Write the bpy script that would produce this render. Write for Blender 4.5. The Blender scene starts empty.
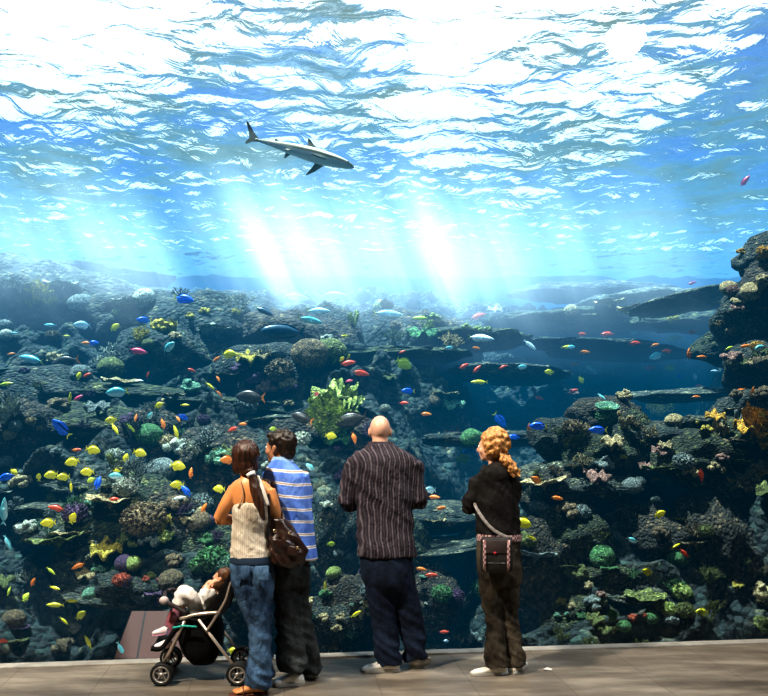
import bpy, bmesh, math, random
import numpy as np
from mathutils import Vector, Matrix, noise, Quaternion, Euler
from mathutils.bvhtree import BVHTree

rnd = random.Random(7)
C = bpy.context.scene.collection
F, HY, CX, EYE = 824.0, 432.0, 384.0, 1.68
R = math.radians

def P(px, py, Y):
    return Vector(((px - CX) / F * Y, Y, EYE + (HY - py) / F * Y))
def pix(v):
    return CX + v[0] / v[1] * F, HY - (v[2] - EYE) / v[1] * F

# ------------------------------------------------------------------ objects
def tag(o, label, cat, group=None, kind=None):
    if label: o['label'] = label
    if cat: o['category'] = cat
    if group: o['group'] = group
    if kind: o['kind'] = kind
    return o
def empty(name, loc=(0, 0, 0), rz=0):
    o = bpy.data.objects.new(name, None); C.objects.link(o)
    o.location = loc; o.rotation_euler = (0, 0, rz); o.empty_display_size = .1
    return o
def link(name, me, mat=None, parent=None):
    o = bpy.data.objects.new(name, me); C.objects.link(o)
    if mat is not None and not me.materials:
        for m in (mat if isinstance(mat, (list, tuple)) else [mat]): me.materials.append(m)
    if parent: o.parent = parent
    return o
def bm_mesh(bm, name, smooth=True):
    me = bpy.data.meshes.new(name)
    bmesh.ops.recalc_face_normals(bm, faces=bm.faces)
    bm.to_mesh(me); bm.free()
    if smooth:
        for p in me.polygons: p.use_smooth = True
    return me
def mesh_obj(name, bm, mat, parent=None, smooth=True):
    return link(name, bm_mesh(bm, name, smooth), mat, parent)
def structure(o):
    o['kind'] = 'structure'; return o
def copy_tree(o, parent=None):
    c = o.copy(); C.objects.link(c); c.parent = parent
    for ch in list(o.children): copy_tree(ch, c)
    return c

# ------------------------------------------------------------------ shapes
def frame_from(t, up):
    t = t.normalized()
    s = t.cross(up)
    if s.length < 1e-4: s = t.cross(Vector((1, 0.1, 0)))
    s.normalize(); u = s.cross(t).normalized()
    return s, u
def catmull(pts, k=4):
    n = len(pts); out = []
    for i in range(n - 1):
        p0 = pts[max(0, i - 1)]; p1 = pts[i]; p2 = pts[i + 1]; p3 = pts[min(n - 1, i + 2)]
        for j in range(k):
            t = j / k
            out.append(tuple(.5 * (2*b + (c - a)*t + (2*a - 5*b + 4*c - d)*t*t + (3*b - a - 3*c + d)*t**3) for a, b, c, d in zip(p0, p1, p2, p3)))
    out.append(tuple(pts[-1]))
    return out
def loft(bm, secs, n=20, up=(0, 1, 0), k=4, cap=True, fixed=None, sq=1.0):
    """secs: (x,y,z, rx, ry) ; rx along the side axis, ry along the up axis. fixed='z': keep rings horizontal."""
    S = catmull([tuple(s) for s in secs], k) if k > 1 else secs
    up = Vector(up); rings = []
    m = len(S)
    for i, s in enumerate(S):
        c = Vector(s[:3])
        if fixed == 'z': sx, uy = Vector((1, 0, 0)), Vector((0, 1, 0))
        else:
            t = Vector(S[min(m-1, i+1)][:3]) - Vector(S[max(0, i-1)][:3])
            sx, uy = frame_from(t, up)
        ring = []
        for j in range(n):
            a = 2*math.pi*j/n; ca, sa = math.cos(a), math.sin(a)
            if sq != 1.0:
                ca = math.copysign(abs(ca)**sq, ca); sa = math.copysign(abs(sa)**sq, sa)
            ring.append(bm.verts.new(c + sx*ca*max(s[3], 1e-4) + uy*sa*max(s[4], 1e-4)))
        rings.append(ring)
    for a, b in zip(rings, rings[1:]):
        for j in range(n):
            bm.faces.new((a[j], a[(j+1) % n], b[(j+1) % n], b[j]))
    if cap:
        for ring in (rings[0], rings[-1]):
            c = bm.verts.new(sum((v.co for v in ring), Vector())/n)
            for j in range(n): bm.faces.new((ring[j], ring[(j+1) % n], c))
    return rings
def tube(bm, pts, r, n=8, k=3, **kw):
    rr = r if isinstance(r, (list, tuple)) else [r]*len(pts)
    return loft(bm, [(*p, q, q) for p, q in zip(pts, rr)], n=n, k=k, **kw)
def ball(bm, c, r, seg=16, rings=10, rot=None):
    if not isinstance(r, (tuple, list)): r = (r, r, r)
    M = Matrix.Translation(Vector(c)) @ (rot.to_matrix().to_4x4() if rot else Matrix()) @ Matrix.Diagonal((*r, 1))
    return bmesh.ops.create_uvsphere(bm, u_segments=seg, v_segments=rings, radius=1, matrix=M)['verts']
def box(bm, c, s, rot=None, bev=0):
    M = Matrix.Translation(Vector(c)) @ (rot.to_matrix().to_4x4() if rot else Matrix()) @ Matrix.Diagonal((*s, 1))
    vs = bmesh.ops.create_cube(bm, size=1, matrix=M)['verts']
    if bev:
        es = {e for v in vs for e in v.link_edges}
        bmesh.ops.bevel(bm, geom=list(es), offset=bev, segments=2, affect='EDGES', profile=.5)
    return vs
def cyl(bm, a, b, r, n=16, r2=None):
    a, b = Vector(a), Vector(b); d = b - a
    M = Matrix.Translation((a+b)/2) @ d.to_track_quat('Z', 'Y').to_matrix().to_4x4()
    return bmesh.ops.create_cone(bm, cap_ends=True, segments=n, radius1=r, radius2=r if r2 is None else r2, depth=d.length, matrix=M)['verts']
def remesh(bm, name, vox, smooth_it=3, mods=()):
    me = bm_mesh(bm, name + '_tmp')
    o = bpy.data.objects.new(name + '_tmp', me); C.objects.link(o)
    m = o.modifiers.new('r', 'REMESH'); m.mode = 'VOXEL'; m.voxel_size = vox; m.use_smooth_shade = True
    if smooth_it:
        s = o.modifiers.new('s', 'SMOOTH'); s.factor = .5; s.iterations = smooth_it
    dg = bpy.context.evaluated_depsgraph_get()
    out = bpy.data.meshes.new_from_object(o.evaluated_get(dg))
    out.name = name
    bpy.data.objects.remove(o); bpy.data.meshes.remove(me)
    for p in out.polygons: p.use_smooth = True
    return out
def displace(me, fn):
    """fn(co, normal) -> new co"""
    nor = [v.normal.copy() for v in me.vertices]
    for v, n in zip(me.vertices, nor): v.co = fn(v.co, n)
    me.update()
def fbm(p, o=4, H=.9, lac=2.0):
    return noise.fractal(p, H, lac, o, noise_basis='PERLIN_ORIGINAL')

# ------------------------------------------------------------------ materials
def newmat(name):
    m = bpy.data.materials.new(name); m.use_nodes = True
    nt = m.node_tree; nt.nodes.clear()
    return m, nt, nt.nodes, nt.links
def N(nt, t, **kw):
    n = nt.nodes.new(t)
    for k, v in kw.items():
        if k in ('op',): n.operation = v
        else: setattr(n, k, v)
    return n
def math_(nt, op, a, b=None, c=None, clamp=False):
    n = nt.nodes.new('ShaderNodeMath'); n.operation = op; n.use_clamp = clamp
    for i, v in enumerate((a, b, c)):
        if v is None: continue
        if isinstance(v, (int, float)): n.inputs[i].default_value = v
        else: nt.links.new(v, n.inputs[i])
    return n.outputs[0]
def ramp(nt, fac, stops, interp='LINEAR'):
    n = nt.nodes.new('ShaderNodeValToRGB'); n.color_ramp.interpolation = interp
    e = n.color_ramp.elements
    while len(e) > 1: e.remove(e[-1])
    e[0].position = stops[0][0]; e[0].color = (*stops[0][1], 1)
    for p, c in stops[1:]:
        x = e.new(p); x.color = (*c, 1)
    nt.links.new(fac, n.inputs[0]); return n.outputs[0]
def texco(nt, kind='Object'):
    return nt.nodes.new('ShaderNodeTexCoord').outputs[kind]
def noise_tex(nt, co, scale, detail=4, rough=.55, dist=0, out=0):
    n = nt.nodes.new('ShaderNodeTexNoise'); n.inputs['Scale'].default_value = scale
    n.inputs['Detail'].default_value = detail; n.inputs['Roughness'].default_value = rough; n.inputs['Distortion'].default_value = dist
    if co is not None: nt.links.new(co, n.inputs['Vector'])
    return n.outputs[out]
def bump(nt, h, s=.3, d=.02):
    b = nt.nodes.new('ShaderNodeBump'); b.inputs['Strength'].default_value = s; b.inputs['Distance'].default_value = d
    nt.links.new(h, b.inputs['Height']); return b.outputs[0]
def finish(nt, col, rough=.6, normal=None, metal=0, spec=.4, emis=0):
    p = nt.nodes.new('ShaderNodeBsdfPrincipled'); o = nt.nodes.new('ShaderNodeOutputMaterial')
    if isinstance(col, (tuple, list)): p.inputs['Base Color'].default_value = (*col[:3], 1)
    else: nt.links.new(col, p.inputs['Base Color'])
    p.inputs['Roughness'].default_value = rough; p.inputs['Metallic'].default_value = metal
    p.inputs['Specular IOR Level'].default_value = spec
    if normal is not None: nt.links.new(normal, p.inputs['Normal'])
    nt.links.new(p.outputs[0], o.inputs[0]); return p
def mat(name, c1, c2=None, scale=8, rough=.6, bs=0, bscale=None, metal=0, spec=.4, bd=.02, lo=.35, hi=.65, sheen=0, detail=4):
    m, nt, nodes, L = newmat(name)
    co = texco(nt)
    nr = None
    if c2 is None: col = c1
    else: col = ramp(nt, noise_tex(nt, co, scale, detail), [(lo, c1), (hi, c2)])
    if bs: nr = bump(nt, noise_tex(nt, co, bscale or scale*3, 5), bs, bd)
    p = finish(nt, col, rough, nr, metal, spec)
    if sheen: p.inputs['Sheen Weight'].default_value = sheen
    return m
def srgb(r, g, b):
    f = lambda c: ((c/255+.055)/1.055)**2.4 if c > 10 else c/255/12.92
    return (f(r), f(g), f(b))

# ------------------------------------------------------------------ render look
sc = bpy.context.scene
sc.view_settings.view_transform = 'Standard'
sc.view_settings.look = 'None'
sc.view_settings.exposure = .3
sc.view_settings.gamma = .84
sc.cycles.max_bounces = 8; sc.cycles.diffuse_bounces = 2; sc.cycles.glossy_bounces = 3
sc.cycles.transmission_bounces = 4; sc.cycles.transparent_max_bounces = 24; sc.cycles.volume_bounces = 0
sc.cycles.caustics_reflective = False; sc.cycles.caustics_refractive = False
sc.cycles.sample_clamp_indirect = 4
sc.cycles.volume_max_steps = 256
sc.cycles.use_denoising = True

cam_d = bpy.data.cameras.new('camera'); cam = bpy.data.objects.new('camera', cam_d); C.objects.link(cam)
cam.location = (0, 0, EYE); cam.rotation_euler = (R(90), 0, 0)
cam_d.sensor_width = 36; cam_d.lens = 36*F/768; cam_d.shift_y = (HY-348)/768
cam_d.clip_end = 200
sc.camera = cam
# ================================================================== world, room shell, water
W = bpy.data.worlds.new('world'); sc.world = W; W.use_nodes = True
W.node_tree.nodes['Background'].inputs[0].default_value = (.93, .98, 1, 1)
W.node_tree.nodes['Background'].inputs[1].default_value = 1.3

GA, GB = Vector((-2.77, 5.94, 0)), Vector((3.10, 6.65, 0))       # foot of the glass
gd = (GB-GA).normalized(); gn = Vector((-gd.y, gd.x, 0))          # along, into the tank
gang = math.atan2(gd.y, gd.x)
def gpt(x): return GA + gd*((x-GA.x)/gd.x)
WATER = 6.2

# floor: worn brown stone paving
m, nt, nodes, L = newmat('paving_stone')
co = texco(nt)
mp = N(nt, 'ShaderNodeMapping'); mp.inputs['Rotation'].default_value = (0, 0, -gang); L.new(co, mp.inputs[0])
br = N(nt, 'ShaderNodeTexBrick'); br.offset = 0; br.inputs['Scale'].default_value = 1
br.inputs['Brick Width'].default_value = .62; br.inputs['Row Height'].default_value = .62; br.inputs['Mortar Size'].default_value = .006; br.inputs['Mortar Smooth'].default_value = .6
br.inputs['Color1'].default_value = (.9, .9, .9, 1); br.inputs['Color2'].default_value = (1, 1, 1, 1); br.inputs['Mortar'].default_value = (.6, .58, .55, 1)
L.new(mp.outputs[0], br.inputs['Vector'])
ms = N(nt, 'ShaderNodeMapping'); ms.inputs['Scale'].default_value = (.9, 3.2, 1); ms.inputs['Rotation'].default_value = (0, 0, -gang-.25); L.new(co, ms.inputs[0])
c1 = ramp(nt, noise_tex(nt, ms.outputs[0], 1.5, 6, .6), [(.30, (.075, .060, .046)), (.5, (.165, .138, .108)), (.70, (.30, .26, .21))])
mx = N(nt, 'ShaderNodeMixRGB', blend_type='MULTIPLY'); mx.inputs[0].default_value = .8
L.new(c1, mx.inputs[1]); L.new(br.outputs[0], mx.inputs[2])
finish(nt, mx.outputs[0], .55, bump(nt, noise_tex(nt, co, 25, 5), .25, .01), spec=.3)
M_floor = m
bm = bmesh.new()
a, b = gpt(-9), gpt(9)
vs = [bm.verts.new(v) for v in ((-9, -3.5, 0), (9, -3.5, 0), (b.x, b.y, 0), (a.x, a.y, 0))]
bm.faces.new(vs)
lo = [bm.verts.new(v.co - Vector((0, 0, .2))) for v in vs]
for i in range(4): bm.faces.new((vs[i], vs[(i+1) % 4], lo[(i+1) % 4], lo[i]))
structure(mesh_obj('floor', bm, M_floor, smooth=False))
# pale stone sill at the foot of the glass
bm = bmesh.new(); c = gpt(0) - gn*.055 + Vector((0, 0, .006))
box(bm, c, (18.5, .11, .014), Euler((0, 0, gang)), .003)
structure(mesh_obj('trim_1', bm, mat('pale_sill', (.26, .245, .22), (.42, .40, .36), 6, .5, .2), smooth=False))
M_dark = mat('dark_plaster', (.03, .03, .034), (.045, .043, .045), 3, .8)
def wallbox(name, c, s, mt=M_dark, rot=None):
    bm = bmesh.new(); box(bm, c, s, rot); return structure(mesh_obj(name, bm, mt, smooth=False))
wallbox('wall_left', (-9.1, 1.2, 3.5), (.2, 9.4, 7)); wallbox('wall_right', (9.1, 2, 3.5), (.2, 11, 7))
wallbox('wall_back', (0, -3.6, 3.5), (18.4, .2, 7)); wallbox('ceiling', (0, 1.75, 7.1), (18.4, 10.9, .2))

# acrylic viewing pane
m, nt, nodes, L = newmat('clear_acrylic')
tr = N(nt, 'ShaderNodeBsdfTransparent'); tr.inputs[0].default_value = (.985, .995, .995, 1)
gl = N(nt, 'ShaderNodeBsdfGlossy'); gl.inputs['Roughness'].default_value = .02
fr = N(nt, 'ShaderNodeFresnel'); fr.inputs[0].default_value = 1.25
mxs = N(nt, 'ShaderNodeMixShader'); L.new(fr.outputs[0], mxs.inputs[0]); L.new(tr.outputs[0], mxs.inputs[1]); L.new(gl.outputs[0], mxs.inputs[2])
oo = N(nt, 'ShaderNodeOutputMaterial'); L.new(mxs.outputs[0], oo.inputs[0])
bm = bmesh.new(); box(bm, gpt(0) + gn*.03 + Vector((0, 0, 3.48)), (18.3, .05, 7.0), Euler((0, 0, gang)))
structure(mesh_obj('window_1', bm, m, smooth=False))

# tank walls
M_tank = mat('tank_wall', (.004, .03, .06), (.01, .06, .11), .6, .9)
wallbox('wall_tank_left', (-13.6, 14.5, 3.0), (.2, 19.5, 8), M_tank)
wallbox('wall_tank_right', (13.6, 14.5, 3.0), (.2, 19.5, 8), M_tank)
wallbox('wall_tank_far', (0, 24.3, 3.0), (27.4, .2, 8), M_tank)
wallbox('floor_tank', (0, 15.3, -.75), (27.4, 18, .2), M_tank)

# water surface seen from below: real swell and ripples; facets turned to the eye let the daylight in
nx, ny = 340, 300
x0, x1, y0, y1 = -13.4, 13.4, 6.9, 24.1
ys = [y0 + (y1-y0)*(j/ny)**1.25 for j in range(ny+1)]
def wave(x, y):
    h = .075*fbm(Vector((x*.55, y*.6, 3)), 2)
    q = Vector((x*1.5 + .5*noise.noise(Vector((x*.7, y*.7, 8))), y*1.9, 1))
    h += .10*noise.noise(q)
    h += .034*(1-abs(noise.noise(Vector((x*2.9 + y*.5, y*3.6, 5))))*2)
    return h
verts = [(x0 + (x1-x0)*i/nx, y, WATER + wave(x0+(x1-x0)*i/nx, y)) for y in ys for i in range(nx+1)]
faces = [(j*(nx+1)+i, j*(nx+1)+i+1, (j+1)*(nx+1)+i+1, (j+1)*(nx+1)+i) for j in range(ny) for i in range(nx)]
me = bpy.data.meshes.new('water_surface'); me.from_pydata(verts, [], faces)
for p in me.polygons: p.use_smooth = True
# bright and dark daylight patches put in by hand (world positions on the surface)
def onsurf(px, py):
    Y = (WATER-EYE)*F/(HY-py); return ((px-CX)/F*Y, Y)
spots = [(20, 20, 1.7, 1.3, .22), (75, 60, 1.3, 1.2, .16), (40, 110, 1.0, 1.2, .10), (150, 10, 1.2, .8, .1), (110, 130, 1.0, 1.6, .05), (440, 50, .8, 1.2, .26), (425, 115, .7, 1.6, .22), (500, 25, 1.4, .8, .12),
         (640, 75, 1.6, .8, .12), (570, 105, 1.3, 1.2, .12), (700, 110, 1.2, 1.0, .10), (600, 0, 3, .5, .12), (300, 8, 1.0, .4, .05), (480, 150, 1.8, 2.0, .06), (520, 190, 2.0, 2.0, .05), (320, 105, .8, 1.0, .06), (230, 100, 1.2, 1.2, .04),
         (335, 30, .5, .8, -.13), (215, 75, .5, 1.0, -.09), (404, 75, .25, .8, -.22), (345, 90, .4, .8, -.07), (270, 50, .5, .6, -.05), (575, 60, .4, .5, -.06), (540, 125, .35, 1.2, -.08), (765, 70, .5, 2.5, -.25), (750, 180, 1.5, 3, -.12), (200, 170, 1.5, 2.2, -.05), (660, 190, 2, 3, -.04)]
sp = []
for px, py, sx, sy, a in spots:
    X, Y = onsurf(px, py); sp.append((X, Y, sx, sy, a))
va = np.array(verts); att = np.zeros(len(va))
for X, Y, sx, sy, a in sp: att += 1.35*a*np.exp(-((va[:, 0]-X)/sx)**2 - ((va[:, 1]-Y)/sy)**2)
at = me.attributes.new('light_patches', 'FLOAT', 'POINT'); at.data.foreach_set('value', att.astype(np.float32))
m, nt, nodes, L = newmat('rippled_water')
co = texco(nt)
mp = N(nt, 'ShaderNodeMapping'); mp.inputs['Scale'].default_value = (1, 1.0, 1); L.new(co, mp.inputs[0])
h1 = noise_tex(nt, mp.outputs[0], 1.9, 4, .48, .9)
nb = bump(nt, h1, 1.0, .13)
geo = N(nt, 'ShaderNodeNewGeometry')
vm = N(nt, 'ShaderNodeVectorMath', operation='DOT_PRODUCT'); L.new(nb, vm.inputs[0]); L.new(geo.outputs['Incoming'], vm.inputs[1])
dt = math_(nt, 'ABSOLUTE', vm.outputs['Value'])
ao = N(nt, 'ShaderNodeAttribute'); ao.attribute_name = 'light_patches'
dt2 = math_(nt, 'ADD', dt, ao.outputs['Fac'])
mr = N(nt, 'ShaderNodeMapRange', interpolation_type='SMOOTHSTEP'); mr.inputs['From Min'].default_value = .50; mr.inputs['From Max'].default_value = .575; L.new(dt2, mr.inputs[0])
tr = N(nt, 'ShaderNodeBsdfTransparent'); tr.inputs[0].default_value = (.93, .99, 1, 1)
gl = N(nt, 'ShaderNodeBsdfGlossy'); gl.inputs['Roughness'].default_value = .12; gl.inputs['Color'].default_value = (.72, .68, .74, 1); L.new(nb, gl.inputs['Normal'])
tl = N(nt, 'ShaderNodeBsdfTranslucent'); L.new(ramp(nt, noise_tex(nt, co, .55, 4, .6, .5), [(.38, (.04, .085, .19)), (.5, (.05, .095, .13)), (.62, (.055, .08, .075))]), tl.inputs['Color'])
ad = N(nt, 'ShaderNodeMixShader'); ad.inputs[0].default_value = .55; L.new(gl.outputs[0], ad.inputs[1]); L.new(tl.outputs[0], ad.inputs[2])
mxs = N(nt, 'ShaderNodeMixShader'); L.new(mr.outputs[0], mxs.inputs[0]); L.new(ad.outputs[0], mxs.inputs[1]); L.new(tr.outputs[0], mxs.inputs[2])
oo = N(nt, 'ShaderNodeOutputMaterial'); L.new(mxs.outputs[0], oo.inputs[0])
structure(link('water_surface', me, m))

# the water body: even blue haze, its scattered light added as emission
def volbox(name, lo, hi, m):
    bm = bmesh.new(); lo, hi = Vector(lo), Vector(hi)
    box(bm, (lo+hi)/2, hi-lo); return structure(mesh_obj(name, bm, m, smooth=False))
m, nt, nodes, L = newmat('blue_water')
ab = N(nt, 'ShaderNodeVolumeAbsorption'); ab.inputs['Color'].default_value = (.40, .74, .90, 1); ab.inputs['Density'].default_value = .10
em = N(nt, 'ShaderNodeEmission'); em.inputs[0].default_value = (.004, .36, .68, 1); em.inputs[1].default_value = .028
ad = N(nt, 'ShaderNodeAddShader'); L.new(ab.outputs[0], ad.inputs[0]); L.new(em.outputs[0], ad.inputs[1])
oo = N(nt, 'ShaderNodeOutputMaterial'); L.new(ad.outputs[0], oo.inputs['Volume'])
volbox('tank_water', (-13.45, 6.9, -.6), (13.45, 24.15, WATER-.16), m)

# glowing haze: slanting light shafts drawn as emission, not cast by the sun
m, nt, nodes, L = newmat('glowing_haze')
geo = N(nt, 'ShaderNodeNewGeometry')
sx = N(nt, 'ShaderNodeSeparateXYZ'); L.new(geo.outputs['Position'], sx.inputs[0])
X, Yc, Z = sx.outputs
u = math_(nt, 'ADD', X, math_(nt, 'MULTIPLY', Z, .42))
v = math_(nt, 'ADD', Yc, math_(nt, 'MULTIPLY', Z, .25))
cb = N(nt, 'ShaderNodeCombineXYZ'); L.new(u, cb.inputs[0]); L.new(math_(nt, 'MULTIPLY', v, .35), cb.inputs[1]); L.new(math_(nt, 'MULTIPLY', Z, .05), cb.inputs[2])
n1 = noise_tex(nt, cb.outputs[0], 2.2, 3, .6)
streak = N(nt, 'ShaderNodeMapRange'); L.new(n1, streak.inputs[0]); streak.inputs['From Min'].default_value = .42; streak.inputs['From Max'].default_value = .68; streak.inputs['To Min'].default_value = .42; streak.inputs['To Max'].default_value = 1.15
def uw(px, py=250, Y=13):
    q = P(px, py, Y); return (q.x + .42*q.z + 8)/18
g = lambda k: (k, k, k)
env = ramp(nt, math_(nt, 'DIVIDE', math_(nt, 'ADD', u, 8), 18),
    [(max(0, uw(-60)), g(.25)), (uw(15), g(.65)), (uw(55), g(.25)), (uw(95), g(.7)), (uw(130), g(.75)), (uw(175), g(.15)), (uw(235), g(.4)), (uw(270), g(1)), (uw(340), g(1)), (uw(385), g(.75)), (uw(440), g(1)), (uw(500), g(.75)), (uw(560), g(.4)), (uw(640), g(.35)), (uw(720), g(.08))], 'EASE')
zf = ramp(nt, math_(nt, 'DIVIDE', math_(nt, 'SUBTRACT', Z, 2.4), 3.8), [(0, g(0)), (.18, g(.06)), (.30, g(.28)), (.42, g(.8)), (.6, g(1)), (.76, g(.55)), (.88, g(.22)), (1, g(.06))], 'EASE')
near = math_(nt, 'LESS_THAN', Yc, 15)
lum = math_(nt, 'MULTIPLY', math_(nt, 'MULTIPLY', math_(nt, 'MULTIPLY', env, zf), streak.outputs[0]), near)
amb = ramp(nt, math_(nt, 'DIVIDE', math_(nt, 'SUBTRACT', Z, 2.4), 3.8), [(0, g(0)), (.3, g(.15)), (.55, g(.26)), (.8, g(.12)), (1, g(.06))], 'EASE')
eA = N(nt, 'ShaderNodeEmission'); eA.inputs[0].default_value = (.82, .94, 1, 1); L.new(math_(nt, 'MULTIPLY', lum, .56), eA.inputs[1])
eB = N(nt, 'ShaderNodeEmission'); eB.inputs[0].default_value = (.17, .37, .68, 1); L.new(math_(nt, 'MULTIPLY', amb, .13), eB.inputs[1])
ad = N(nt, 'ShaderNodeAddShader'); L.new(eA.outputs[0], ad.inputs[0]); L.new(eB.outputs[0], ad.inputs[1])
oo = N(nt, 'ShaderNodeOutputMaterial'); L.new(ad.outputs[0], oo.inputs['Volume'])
hz = volbox('glowing_haze', (-13.3, 11.5, 2.4), (13.3, 23.8, WATER-.2), m)
m.cycles.volume_step_rate = .25 if hasattr(m.cycles, 'volume_step_rate') else 1

# lights
def lamp(name, kind, loc, to, energy, color, **kw):
    d = bpy.data.lights.new(name, kind); d.energy = energy; d.color = color
    for k, v in kw.items(): setattr(d, k, v)
    o = bpy.data.objects.new(name, d); C.objects.link(o); o.location = loc
    o.rotation_euler = (Vector(to)-Vector(loc)).to_track_quat('-Z', 'Y').to_euler(); return o
lamp('sun', 'SUN', (-3, 12, 15), (1.2, 10.2, 0), 17, (1, .96, .86), angle=R(1.5))
lamp('room_lamp', 'SPOT', (-3.4, 2.6, 6.7), (.2, 5.5, .4), 3300, (1, .90, .74), spot_size=R(85), spot_blend=.7, shadow_soft_size=.2)
lamp('room_lamp_high', 'SPOT', (1.6, 5.2, 6.8), (.6, 5.5, 0), 800, (1, .93, .8), spot_size=R(95), spot_blend=.8, shadow_soft_size=.15)
lamp('room_fill', 'SPOT', (4.2, 2.6, 6.9), (0, 5.5, .3), 1100, (.88, .94, 1), spot_size=R(80), spot_blend=1, shadow_soft_size=.25)

# unseen slabs added above the front of the tank to shade the near reef
for (xa, xb, yb) in ((1.2, 13.4, 7.9), (-13.4, -4.2, 8.4)):
    wallbox('ceiling_shade_slab', ((xa+xb)/2, (6.95+yb)/2, 6.75), (xb-xa, yb-6.95, .15))
# ================================================================== labels that say which one
PENDING = []          # (object, look, category, group, px, py)
def row_of(py):
    for y, t in ((285, 'just below the bright water'), (345, 'high above the heads'), (415, 'above the heads'), (468, 'at head height'), (530, 'at shoulder height'), (590, 'at hip height'), (630, 'at knee height')):
        if py < y: return t
    return 'near the floor'
def col_of(px):
    for x, t in ((55, 'by left edge'), (112, 'in left part'), (215, 'left of ponytailed woman'), (330, 'behind the couple'), (440, 'behind the bald man'), (540, 'behind the hooded woman'), (640, 'right of hooded woman'), (712, 'in right part')):
        if px < x: return t
    return 'by right edge'
ORD = ['first', 'second', 'third', 'fourth', 'fifth', 'sixth', 'seventh', 'eighth', 'ninth', 'tenth', 'eleventh', 'twelfth', 'thirteenth', 'fourteenth', 'fifteenth', 'sixteenth', 'seventeenth', 'eighteenth', 'nineteenth', 'twentieth']
def flush_labels():
    by = {}
    for t in PENDING: by.setdefault((t[1], row_of(t[5]), col_of(t[4])), []).append(t)
    for (look, r, c), ts in by.items():
        ts.sort(key=lambda t: t[4])
        for i, (o, _, cat, grp, px, py) in enumerate(ts):
            lab = f'{look} {r}, {c}'
            if len(ts) > 1: lab += f', {ORD[min(i, 19)]} from left'
            tag(o, lab, cat, grp)

# ================================================================== reef
def reefmat(name, c1, c2, c3=None, vs=9, bs=.9, bd=.05, speck=.5):
    m, nt, nodes, L = newmat(name)
    co = texco(nt)
    w = N(nt, 'ShaderNodeVectorMath', operation='ADD'); L.new(co, w.inputs[0])
    oi = N(nt, 'ShaderNodeObjectInfo'); L.new(oi.outputs['Location'], w.inputs[1])
    co = w.outputs[0]
    vo = N(nt, 'ShaderNodeTexVoronoi'); vo.inputs['Scale'].default_value = vs; L.new(co, vo.inputs['Vector'])
    n = noise_tex(nt, co, vs*.35, 5, .6)
    base = ramp(nt, n, [(.34, c1), (.52, c2), (.68, c3 or c2)])
    sep = N(nt, 'ShaderNodeSeparateColor'); L.new(vo.outputs['Color'], sep.inputs[0])
    k = ramp(nt, sep.outputs[0], [(0, (.45, .5, .5)), (.72, (.9, .9, .9)), (.86, (1.9, 1.8, 1.4)), (1, (2.6, 2.4, 1.9))])
    mx = N(nt, 'ShaderNodeMixRGB', blend_type='MULTIPLY'); mx.inputs[0].default_value = speck
    L.new(base, mx.inputs[1]); L.new(k, mx.inputs[2])
    h = math_(nt, 'SUBTRACT', noise_tex(nt, co, vs*1.2, 6, .65), vo.outputs['Distance'])
    finish(nt, mx.outputs[0], .75, bump(nt, h, bs, bd), spec=.25)
    return m
M_reef = reefmat('reef_rock', (.003, .011, .014), (.016, .033, .034), (.09, .085, .06), 12, 1, .14, 1)
M_rock = reefmat('boulder_rock', (.004, .012, .014), (.022, .036, .034), (.12, .105, .07), 14, 1, .10, 1)
COL = dict(
    yellow=((.42, .33, .05), (.75, .62, .13)), tan=((.30, .23, .12), (.62, .52, .32)), green=((.04, .13, .05), (.17, .34, .13)),
    lime=((.22, .28, .07), (.52, .56, .22)), pink=((.22, .12, .10), (.55, .34, .28)), gold=((.50, .26, .03), (.90, .55, .10)),
    purple=((.06, .03, .08), (.20, .10, .19)), pale=((.34, .36, .30), (.72, .72, .60)), grey=((.12, .15, .15), (.34, .36, .34)),
    red=((.35, .06, .03), (.62, .18, .10)), brown=((.10, .07, .04), (.26, .19, .10)), mint=((.10, .24, .17), (.34, .52, .32)), olive=((.08, .10, .03), (.26, .27, .09)))
CM = {k: reefmat(k + '_coral', tuple(x*.75 for x in a), tuple(min(.9, x*1.3) for x in a), tuple(min(.92, x*1.35) for x in b), 26, 1, .03, .65) for k, (a, b) in COL.items()}

gx, gy = 620, 400
XS = np.linspace(-13.3, 13.3, gx); YS = 6.95 + 17.2*(np.linspace(0, 1, gy))**1.35
def sstep(a, b, x): t = np.clip((x-a)/(b-a), 0, 1); return t*t*(3-2*t)
def height(x, y):
    px = CX + F*x/y
    h = np.interp(y, [6.9, 7.6, 8.6, 9.6, 11, 13, 15, 17, 19, 24.2], [-.55, -.3, .45, 1.2, 2.0, 2.9, 3.7, 4.3, 4.6, 4.7])
    h = h - .9*np.exp(-((px-440)/50)**2)*(1-sstep(10, 12.5, y))
    h = h - 1.25*sstep(400, 500, px)*(1-sstep(690, 740, px))*sstep(9, 10.5, y)*(1-sstep(14.5, 17.5, y))
    h = h - .35*sstep(400, 500, px)*(1-sstep(690, 740, px))*sstep(15, 17, y)
    h = h + .75*sstep(530, 600, px)*sstep(7.1, 7.9, y)*(1-sstep(8.9, 10.0, y))
    h = h + 1.0*sstep(690, 790, px)*sstep(7.4, 9.5, y)*(1-sstep(13, 15, y))
    h = h - .6*(1-sstep(60, 170, px))*(1-sstep(8.2, 9.4, y))*sstep(7, 7.4, y)
    h = h - .4*sstep(200, 300, px)*(1-sstep(330, 400, px))*(1-sstep(8.4, 9.4, y))
    return h
gxv, gyv = np.meshgrid(XS, YS)
H = height(gxv, gyv)
vv = []
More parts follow.
